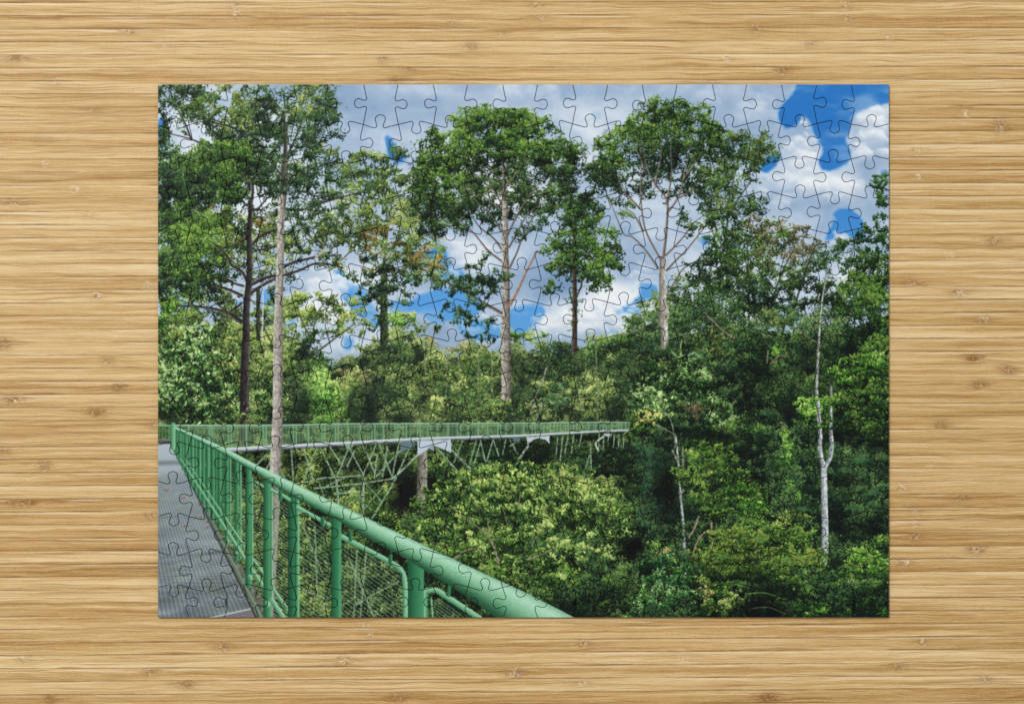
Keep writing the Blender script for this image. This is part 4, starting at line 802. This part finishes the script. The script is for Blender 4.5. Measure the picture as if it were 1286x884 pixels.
KNOTS = [  # x, y, dark, light, half width, half height
 (292,4,.5,.6,9,6),(297,18,.3,.9,10,6),(160,37,.7,.5,11,6),(205,57,.3,.7,9,6),(20,71,.9,.0,16,6),(67,101,.4,.7,9,6),(568,30,.5,.4,9,6),(592,57,.7,.4,9,6),
 (480,73,.7,.4,7,7),(512,85,.9,.1,9,5),(498,101,.9,.1,12,4),(630,45,.3,.6,9,5),(674,5,.5,.8,9,6),(678,20,.6,.8,9,6),(952,35,.5,.7,10,6),(912,71,.1,1.,7,7),
 (896,101,.7,.6,9,4),(1063,6,.4,.9,8,7),(1065,20,.4,.9,9,6),(1117,45,.3,.8,10,5),(1018,54,.6,.4,7,7),(983,88,.8,.3,10,7),(118,137,.5,.3,10,5),(53,172,.3,.3,9,5),
 (54,205,.2,.9,6,7),(93,236,.3,.9,10,6),(15,252,.6,.1,16,6),(110,270,.3,.5,9,5),(185,357,.3,.9,8,5),(122,371,.4,.7,9,6),(133,452,.7,.2,10,7),(148,486,1.,.1,10,7),
 (15,500,1.,.1,13,7),(120,518,.9,.0,12,7),(192,535,.6,.4,8,6),(3,432,.9,.0,9,9),(55,585,.9,.4,9,6),(32,602,.1,1.,6,6),(27,631,.9,.1,18,6),(188,648,.7,.6,9,6),(4,566,.8,.0,10,6),
 (1214,133,.6,.2,8,4),(1215,143,.2,.9,7,5),(1258,158,1.,.7,9,10),(1152,187,.2,.7,12,6),(1155,221,.3,.9,8,7),(1250,303,.7,.6,9,6),(1195,321,.2,.9,8,6),(1148,355,.7,.5,12,5),
 (1205,368,.7,.8,11,6),(1237,401,.7,.9,9,7),(1224,450,1.,.0,11,7),(1267,464,.9,.6,9,8),(1232,484,.9,.1,12,7),(1182,533,.9,.4,9,6),(1167,586,.2,.9,6,6),(1133,612,.3,.9,9,5),
 (1208,625,.7,.4,10,6),(1150,640,.7,.6,9,5),(1150,656,.4,.7,8,6),(1150,675,.8,.6,9,6),(1228,690,1.,.7,12,7),(1138,706,.8,.8,10,6),(280,813,.6,.8,9,6),(28,827,.6,.9,8,5),
 (186,844,.8,.4,9,6),(235,859,1.,.2,10,6),(62,876,1.,.0,7,8),(457,786,.1,.8,8,4),(464,798,.3,.9,9,6),(432,829,.7,.7,11,6),(644,845,.7,.6,10,6),(500,876,.9,.3,14,5),
 (734,808,.8,.6,9,6),(858,826,.1,1.,9,6),(652,846,.7,.5,8,6),(732,857,.3,.9,9,6),(965,877,1.,.1,15,8),(1159,806,.5,1.,8,7),(1130,838,.6,.6,10,6),(1239,852,.7,.9,9,7),
 (-60,90,.8,.4,9,6),(-90,320,.7,.5,10,6),(-40,640,.8,.3,10,6),(1340,240,.8,.4,9,6),(1360,520,.8,.4,10,6),(1330,740,.6,.6,9,6),(400,-40,.8,.4,9,6),(900,-50,.7,.6,9,6),(620,930,.8,.4,9,6),(300,950,.7,.5,9,6)]
TONES = {34:-1.5, 36:-1.3, 35:.1, 42:-.8, 43:.9, 45:.5, 46:-1.1, 33:.3, 32:-.5, 37:.25, -2:-.2, -1:.5, -3:.4, -6:-.8, -7:.1, -5:-.1, -4:.6, 24:-.3, 25:-.5, 23:.0, 26:-.5, 27:-.4, 15:.9, 14:-.1, 16:-.2, 19:.8, 18:.5, 44:-.1}

def make_tabletop():
    r = np.random.default_rng(5)
    xs = np.arange(-240, 1530, 5.0); nv = 7
    ks = list(range(-16, 56))
    V = []; F = []; A_gr = []; A_t = []; A_v = []; kd = []; kl = []; kt = []
    base = 0
    for k in ks:
        tone = TONES.get(k, r.normal(0, .42)); off = r.uniform(0, 900)
        v = np.linspace(0, 1, nv)
        X, T = np.meshgrid(xs, v)
        Y = np.array([[strip_edge(k, x)*(1-t)+strip_edge(k+1, x)*t for x in xs] for t in v])
        d = np.zeros_like(X); l = np.zeros_like(X); tl = np.zeros_like(X)
        for (x, y, a, b, rx, ry) in KNOTS:
            ye0 = strip_edge(k, x); ye1 = strip_edge(k+1, x)
            if not (ye0-1 <= y <= ye1+1) and ry < 9: continue
            g = np.exp(-((X-x)/rx)**2-((Y-y)/ry)**2); d += a*g
            g2 = np.exp(-((X-x)/(rx*.55))**2-((Y-y)/(ry*.9))**2); l += b*g2
            tl += max(a, .4)*np.exp(-((X-x)/(rx*3.6))**2-((Y-y)/6.)**2)
        for i in range(nv):
            for j in range(len(xs)):
                V.append((wx(X[i, j]), wy(Y[i, j]), 0.0))
        A_gr.append(np.stack([X, T*PITCH, np.full_like(X, off)], -1).reshape(-1, 3))
        A_t.append(np.full(X.size, tone)); A_v.append(T.reshape(-1)); kd.append(d.reshape(-1)); kl.append(l.reshape(-1)); kt.append(tl.reshape(-1))
        n = len(xs)
        for i in range(nv-1):
            for j in range(n-1):
                a = base+i*n+j; F.append((a, a+n, a+n+1, a+1))
        base += X.size
    # the slab below: sides and underside
    x0, x1 = wx(xs[0]), wx(xs[-1]); y0, y1 = wy(strip_edge(ks[0], 0))-.002, wy(strip_edge(ks[-1]+1, 0))+.002
    q = [(x0,y1,-.0006),(x1,y1,-.0006),(x1,y0,-.0006),(x0,y0,-.0006),(x0,y1,-.022),(x1,y1,-.022),(x1,y0,-.022),(x0,y0,-.022)]
    V += q; b = base
    F += [(b,b+1,b+2,b+3),(b+4,b+7,b+6,b+5),(b,b+4,b+5,b+1),(b+1,b+5,b+6,b+2),(b+2,b+6,b+7,b+3),(b+3,b+7,b+4,b)]
    me = bpy.data.meshes.new('tabletop'); me.from_pydata(V, [], F); me.update()
    def fa(name, arr, kind='FLOAT', key='value'):
        arr = np.concatenate(arr); pad = np.zeros((8,)+arr.shape[1:]); arr = np.concatenate([arr, pad]).astype(np.float32)
        at = me.attributes.new(name, kind, 'POINT'); at.data.foreach_set(key, arr.ravel())
    fa('grain', A_gr, 'FLOAT_VECTOR', 'vector'); fa('tone', A_t); fa('across', A_v); fa('knot_dark', kd); fa('knot_light', kl); fa('knot_tail', kt)
    o = bpy.data.objects.new('tabletop', me); col.objects.link(o); o['kind'] = 'structure'
    return o

def bamboo_material():
    m, nt, b = new_mat('bamboo'); g = NT(nt)
    sep = g.N.new('ShaderNodeSeparateXYZ'); g.L.new(g.attr('grain').outputs['Vector'], sep.inputs[0])
    X, Y, Z = sep.outputs
    kd = g.attr('knot_dark').outputs['Fac']; kl = g.attr('knot_light').outputs['Fac']; kt = g.attr('knot_tail').outputs['Fac']
    tone = g.attr('tone').outputs['Fac']; ac = g.attr('across').outputs['Fac']
    # fibres waver, most of all round the nodes of the cane
    wob = g.noise(g.comb(g.math('MULTIPLY', X, .012), g.math('MULTIPLY', Y, .06), Z), 1, 2, .5)
    wob2 = g.noise(g.comb(g.math('MULTIPLY', X, .09), g.math('MULTIPLY', Y, .12), Z), 1, 2, .5)
    Yw = g.math('ADD', Y, g.math('MULTIPLY', g.math('SUBTRACT', wob, .5), 9.0))
    kk = g.math('ADD', g.math('ADD', kd, kl), g.math('MULTIPLY', kt, .3))
    Yw = g.math('ADD', Yw, g.math('MULTIPLY', g.math('MULTIPLY', g.math('SUBTRACT', wob2, .5), kk), 14.0))
    broad = g.noise(g.comb(g.math('MULTIPLY', X, .0028), g.math('MULTIPLY', Yw, .16), Z), 1, 2, .5)
    fibre = g.noise(g.comb(g.math('MULTIPLY', X, .0075), g.math('MULTIPLY', Yw, .62), Z), 1, 3, .6)
    fine = g.noise(g.comb(g.math('MULTIPLY', X, .035), g.math('MULTIPLY', Yw, 1.5), Z), 1, 2, .6)
    pore = g.noise(g.comb(g.math('MULTIPLY', X, .28), g.math('MULTIPLY', Y, .75), Z), 1, 2, .6)
    streak = g.noise(g.comb(g.math('MULTIPLY', X, .0052), g.math('MULTIPLY', Yw, .42), g.math('ADD', Z, 31.0)), 1, 2, .5)
    pale = g.noise(g.comb(g.math('MULTIPLY', X, .006), g.math('MULTIPLY', Yw, .5), g.math('ADD', Z, 77.0)), 1, 2, .5)
    f = g.math('ADD', .52, g.math('MULTIPLY', tone, .125))
    for s, w in ((broad, .95), (fibre, .60), (fine, .62), (pore, .28)):
        f = g.math('ADD', f, g.math('MULTIPLY', g.math('SUBTRACT', s, .5), w))
    c = g.ramp(f, [(.08, lin(*W_C[0])), (.34, lin(*W_C[1])), (.56, lin(*W_C[2])), (.82, lin(*W_C[3]))])
    # brown vascular streaks
    st = g.maprange(streak, .59, .66); st = g.math('MULTIPLY', st, .55)
    thin = g.noise(g.comb(g.math('MULTIPLY', X, .0045), g.math('MULTIPLY', Yw, 1.1), g.math('ADD', Z, 53.0)), 1, 2, .6)
    st = g.math('MAXIMUM', st, g.math('MULTIPLY', g.maprange(thin, .60, .67), .62))
    c = g.mix(st, c, lin(*W_LINE))
    pl = g.math('MULTIPLY', g.maprange(pale, .60, .76), .38)
    c = g.mix(pl, c, lin(*W_PALE))
    # tails of the nodes
    tn = g.noise(g.comb(g.math('MULTIPLY', X, .02), g.math('MULTIPLY', Yw, .5), g.math('ADD', Z, 5.0)), 1, 3, .6)
    c = g.mix(g.math('MULTIPLY', g.math('MULTIPLY', kt, g.maprange(tn, .46, .64)), .75, clamp=True), c, lin(*W_LINE))
    # nodes
    kn = g.noise(g.comb(g.math('MULTIPLY', X, .16), g.math('MULTIPLY', Yw, .42), Z), 1, 3, .7)
    c = g.mix(g.math('MULTIPLY', g.math('MULTIPLY', kd, g.maprange(kn, .32, .56)), 1.0, clamp=True), c, lin(*W_KNOT))
    kn2 = g.noise(g.comb(g.math('MULTIPLY', X, .24), g.math('MULTIPLY', Yw, .5), g.math('ADD', Z, 9.0)), 1, 2, .6)
    c = g.mix(g.math('MULTIPLY', g.math('MULTIPLY', kl, g.maprange(kn2, .46, .62)), .85, clamp=True), c, lin(*W_PALE))
    # glue lines between the strips
    sn = g.noise(g.comb(g.math('MULTIPLY', X, .007), 0.0, Z), 1, 3, .6)
    aw = g.math('ADD', ac, g.math('MULTIPLY', g.math('SUBTRACT', wob2, .5), .06))
    e0 = g.maprange(aw, .0, .085, 1, 0); e1 = g.maprange(aw, .93, 1.0, 0, 1)
    sm = g.math('MULTIPLY', g.math('MAXIMUM', e0, e1), g.maprange(sn, .38, .6, .10, .95))
    c = g.mix(sm, c, lin(*W_SEAM))
    hl = g.math('MULTIPLY', g.math('MULTIPLY', g.maprange(ac, .08, .12, 0, 1), g.maprange(ac, .15, .24, 1, 0)), g.maprange(sn, .45, .6, 0, .45))
    c = g.mix(hl, c, lin(*W_PALE))
    g.L.new(c, b.inputs['Base Color'])
    b.inputs['Roughness'].default_value = .5; b.inputs['Specular IOR Level'].default_value = .35
    h = g.math('SUBTRACT', g.math('ADD', g.math('MULTIPLY', fine, .5), g.math('MULTIPLY', pore, .5)), g.math('MULTIPLY', sm, .8))
    h = g.math('ADD', h, g.math('MULTIPLY', g.math('MULTIPLY', kk, kn2), .35))
    bp = g.N.new('ShaderNodeBump'); bp.inputs['Strength'].default_value = .35; bp.inputs['Distance'].default_value = .0004
    g.L.new(h, bp.inputs['Height']); g.L.new(bp.outputs[0], b.inputs['Normal'])
    return m
W_C = [(146,100,44),(186,147,88),(209,174,118),(229,202,155)]
W_LINE = (144,98,42); W_PALE = (242,224,190); W_KNOT = (130,84,30); W_SEAM = (118,80,36)

table = make_tabletop()
table.data.materials.append(bamboo_material())

# ---------------------------------------------------------------- the printed picture, painted by this script
paint_print()
img = bpy.data.images.new('forest_walkway_print', PW, PH, alpha=False)
buf = np.ones((PH, PW, 4), np.float32); buf[..., :3] = np.clip(can[::-1], 0, 1)
img.pixels.foreach_set(buf.ravel()); img.update(); img.pack()

def print_material():
    m, nt, b = new_mat('printed_card'); g = NT(nt)
    t = g.N.new('ShaderNodeTexImage'); t.image = img; t.extension = 'EXTEND'; t.interpolation = 'Cubic'
    uv = g.N.new('ShaderNodeUVMap'); uv.uv_map = 'UVMap'; g.L.new(uv.outputs[0], t.inputs[0])
    tc = g.N.new('ShaderNodeTexCoord')
    n = g.noise(tc.outputs['Object'], 900, 2, .5)
    c = g.mix(1.0, t.outputs[0], g.ramp(n, [(.3, (.95,.95,.95,1)), (.7, (1,1,1,1))]), 'MULTIPLY')
    g.L.new(c, b.inputs['Base Color'])
    b.inputs['Roughness'].default_value = .42; b.inputs['Specular IOR Level'].default_value = .12
    bp = g.N.new('ShaderNodeBump'); bp.inputs['Strength'].default_value = .06; bp.inputs['Distance'].default_value = .0002
    g.L.new(g.noise(tc.outputs['Object'], 1600, 2, .5), bp.inputs['Height']); g.L.new(bp.outputs[0], b.inputs['Normal'])
    return m
def card_material():
    m, nt, b = new_mat('grey_card'); g = NT(nt); tc = g.N.new('ShaderNodeTexCoord')
    g.L.new(g.ramp(g.noise(tc.outputs['Object'], 1500, 3, .6), [(.3, lin(92,86,82)), (.7, lin(124,116,108))]), b.inputs['Base Color'])
    b.inputs['Roughness'].default_value = .95; b.inputs['Specular IOR Level'].default_value = .05
    return m
MP, MC = print_material(), card_material()

# ---------------------------------------------------------------- cut lines
NCX, NRY = 21, 15
gx_ = [PX0]+[237.5+43.79*i for i in range(20)]+[PX1]
gy_ = [PY0]+[157.2+44.66*j for j in range(14)]+[PY1]
jr = np.random.default_rng(23)
node = {}
for i in range(NCX+1):
    for j in range(NRY+1):
        x = gx_[i]; y = gy_[j]
        if 0 < i < NCX: x += jr.uniform(-.6, .6)
        if 0 < j < NRY: y += jr.uniform(-.6, .6)-1.5*(x-PX0)/(PX1-PX0)
        node[i, j] = (x, y)

TAB = [(-6.6,-3.9),(-4.3,-2.9),(-3.9,-.4),(-5.1,3.1),(-5.9,6.2),(-4.6,9.6),(0,11.5),(4.6,9.6),(5.9,6.2),(5.1,3.1),(3.9,-.4),(4.3,-2.9),(6.6,-3.9)]
def cut(p, q, side, tab_scale=1.0):
    """one die-cut line from node p to node q with its tab on the given side"""
    P = np.array(p); Q = np.array(q); L = np.hypot(*(Q-P)); d = (Q-P)/L; n = np.array([d[1], -d[0]])*side
    c = L*(.5+jr.uniform(-.035, .035)); k = jr.uniform(.96, 1.08)*tab_scale; sk = jr.uniform(-.07, .07)
    pts = [(0, 0), (c-12.5, -2.3-jr.uniform(0, .5))]+[(c+a*k+b*sk, b*k) for a, b in TAB]+[(c+12.5, -2.3-jr.uniform(0, .5)), (L, 0)]
    S = _spline(pts, 5)
    # straight runs stay straight
    return [tuple(P+d*s+n*t) for s, t in S]
hor = {}; ver = {}
for j in range(NRY+1):
    for i in range(NCX):
        a, b = node[i, j], node[i+1, j]
        if j in (0, NRY): hor[i, j] = [a, b]
        else: hor[i, j] = cut(a, b, 1 if (i+j) % 2 == 1 else -1)          # + is up
for i in range(NCX+1):
    for j in range(NRY):
        a, b = node[i, j], node[i, j+1]
        if i in (0, NCX): ver[i, j] = [a, b]
        else: ver[i, j] = cut(a, b, -1 if (i+j) % 2 == 0 else 1)

def offset(P, d):
    """move a closed clockwise (in picture space) outline inwards by d pixels"""
    A = np.roll(P, 1, 0); B = np.roll(P, -1, 0)
    e1 = P-A; e2 = B-P; e1 /= np.hypot(*e1.T)[:, None]+1e-9; e2 /= np.hypot(*e2.T)[:, None]+1e-9
    n1 = np.c_[-e1[:, 1], e1[:, 0]]; n2 = np.c_[-e2[:, 1], e2[:, 0]]
    n = n1+n2; n /= np.hypot(*n.T)[:, None]+1e-9
    s = 1/np.maximum((n*n1).sum(1), .6)
    return P+n*d*s[:, None]

GAP, BEV = .34, .55
def piece_mesh(i, j):
    loop = hor[i, j][:-1]+ver[i+1, j][:-1]+hor[i, j+1][::-1][:-1]+ver[i, j][::-1][:-1]
    P = np.array(loop)
    keep = np.hypot(*(P-np.roll(P, 1, 0)).T) > .05; P = P[keep]
    outer = offset(P, GAP); shoulder = offset(P, GAP+.16); top = offset(P, GAP+BEV)
    lift = jr.uniform(0, .00010); tx, ty = jr.uniform(-.0016, .0016, 2)
    c = P.mean(0); n = len(P); V = []
    def ring(R, z):
        for x, y in R: V.append((wx(x), wy(y), z+(lift+tx*(x-c[0])*K+ty*(y-c[1])*K if z > 0.0005 else 0)))
    ring(outer, 0.00005); ring(outer, THICK-.00030); ring(shoulder, THICK-.00013); ring(top, THICK)
    F = []; mi = []
    for rr in range(3):
        for q in range(n):
            a = rr*n+q; b_ = rr*n+(q+1) % n; F.append((a, a+n, b_+n, b_)); mi.append(1 if rr == 0 else 0)
    F.append(tuple(range(4*n-1, 3*n-1, -1))); mi.append(0)
    F.append(tuple(range(n))); mi.append(1)
    ox, oy = wx(c[0]), wy(c[1])
    me = bpy.data.meshes.new('piece'); me.from_pydata([(x-ox, y-oy, z) for x, y, z in V], [], F)
    me.materials.append(MP); me.materials.append(MC)
    me.polygons.foreach_set('material_index', mi)
    uvl = me.uv_layers.new(name='UVMap')
    vi = np.empty(len(me.loops), np.int32); me.loops.foreach_get('vertex_index', vi)
    co = np.array(V)[vi]; px = co[:, 0]/K+CX; py = CY-co[:, 1]/K
    uvl.data.foreach_set('uv', np.c_[(px-PX0)/(PX1-PX0), 1-(py-PY0)/(PY1-PY0)].astype(np.float32).ravel())
    me.update(); me.validate()
    return me, (ox, oy)

# what is printed on a piece decides what kind of piece it is
sky_mask = (can[..., 2] > can[..., 1]*1.02) & (can.sum(-1) > 1.1)
rail_poly = [(190,560),(190,525),(440,525),(800,522),(800,552),(640,566),(560,575),(420,612),(520,660),(600,705),(740,790),(190,790)]
def kind_of(i, j):
    if i in (0, NCX-1) and j in (0, NRY-1): return 'corner_piece'
    if i in (0, NCX-1) or j in (0, NRY-1): return 'edge_piece'
    x0, y0 = node[i, j]; x1, y1 = node[i+1, j+1]
    xc, yc = (x0+x1)/2, (y0+y1)/2
    if in_poly(np.array([xc]), np.array([yc]), rail_poly)[0]: return 'walkway_piece'
    a, b_, c, d = [int(v) for v in ((x0-PX0)*SS, (x1-PX0)*SS, (y0-PY0)*SS, (y1-PY0)*SS)]
    if sky_mask[c:d, a:b_].mean() > .5: return 'sky_piece'
    return 'treetop_piece' if yc < 425 else 'undergrowth_piece'

puzzle = bpy.data.objects.new('jigsaw_puzzle', None); col.objects.link(puzzle)
puzzle.location = (wx((PX0+PX1)/2), wy((PY0+PY1)/2), 0); puzzle.empty_display_size = .05
puzzle['label'] = 'assembled jigsaw puzzle picturing a green railed walkway among tall forest trees, lying on pale bamboo'
puzzle['category'] = 'jigsaw puzzle'
corner_labels = {(0,0): 'top left corner piece printed with leafy twigs', (NCX-1,0): 'top right corner piece printed with deep blue sky',
                 (0,NRY-1): 'bottom left corner piece printed with grey metal grating', (NCX-1,NRY-1): 'bottom right corner piece printed with dark undergrowth'}
counts = {}
for j in range(NRY):
    for i in range(NCX):
        me, (ox, oy) = piece_mesh(i, j); kd_ = kind_of(i, j); me.name = kd_; counts[kd_] = counts.get(kd_, 0)+1
        o = bpy.data.objects.new(kd_, me); col.objects.link(o); o.parent = puzzle
        o.location = (ox-puzzle.location.x, oy-puzzle.location.y, 0)
        if (i, j) in corner_labels: o['label'] = corner_labels[i, j]
print('pieces', counts)

# ---------------------------------------------------------------- camera
cam = bpy.data.cameras.new('camera'); co_ = bpy.data.objects.new('camera', cam); col.objects.link(co_)
cam.lens = 60; cam.sensor_width = 36; cam.clip_start = .01; cam.clip_end = 50
co_.location = (0, 0, THICK+1286*K*60/36); co_.rotation_euler = (0, 0, 0)
scene.camera = co_

# ---------------------------------------------------------------- light: one softbox high up to the left, pale room light
w = bpy.data.worlds.new('World'); scene.world = w; w.use_nodes = True
bg = w.node_tree.nodes['Background']; bg.inputs[0].default_value = (.93,.97,1.0,1); bg.inputs[1].default_value = WORLD
import mathutils
def lamp(name, loc, size, power, color):
    ld = bpy.data.lights.new(name, 'AREA'); ld.shape = 'RECTANGLE'; ld.size = size; ld.size_y = size; ld.energy = power; ld.color = color
    lo = bpy.data.objects.new(name, ld); col.objects.link(lo); lo.location = loc
    lo.rotation_euler = (mathutils.Vector((0,0,0))-mathutils.Vector(loc)).to_track_quat('-Z', 'Y').to_euler()
lamp('softbox', (-1.7, 1.9, 3.4), .8, POWER, (1.0,.97,.92))

vs = scene.view_settings; vs.view_transform = 'Standard'; vs.look = 'None'; vs.exposure = 0; vs.gamma = 1; vs.use_curve_mapping = False
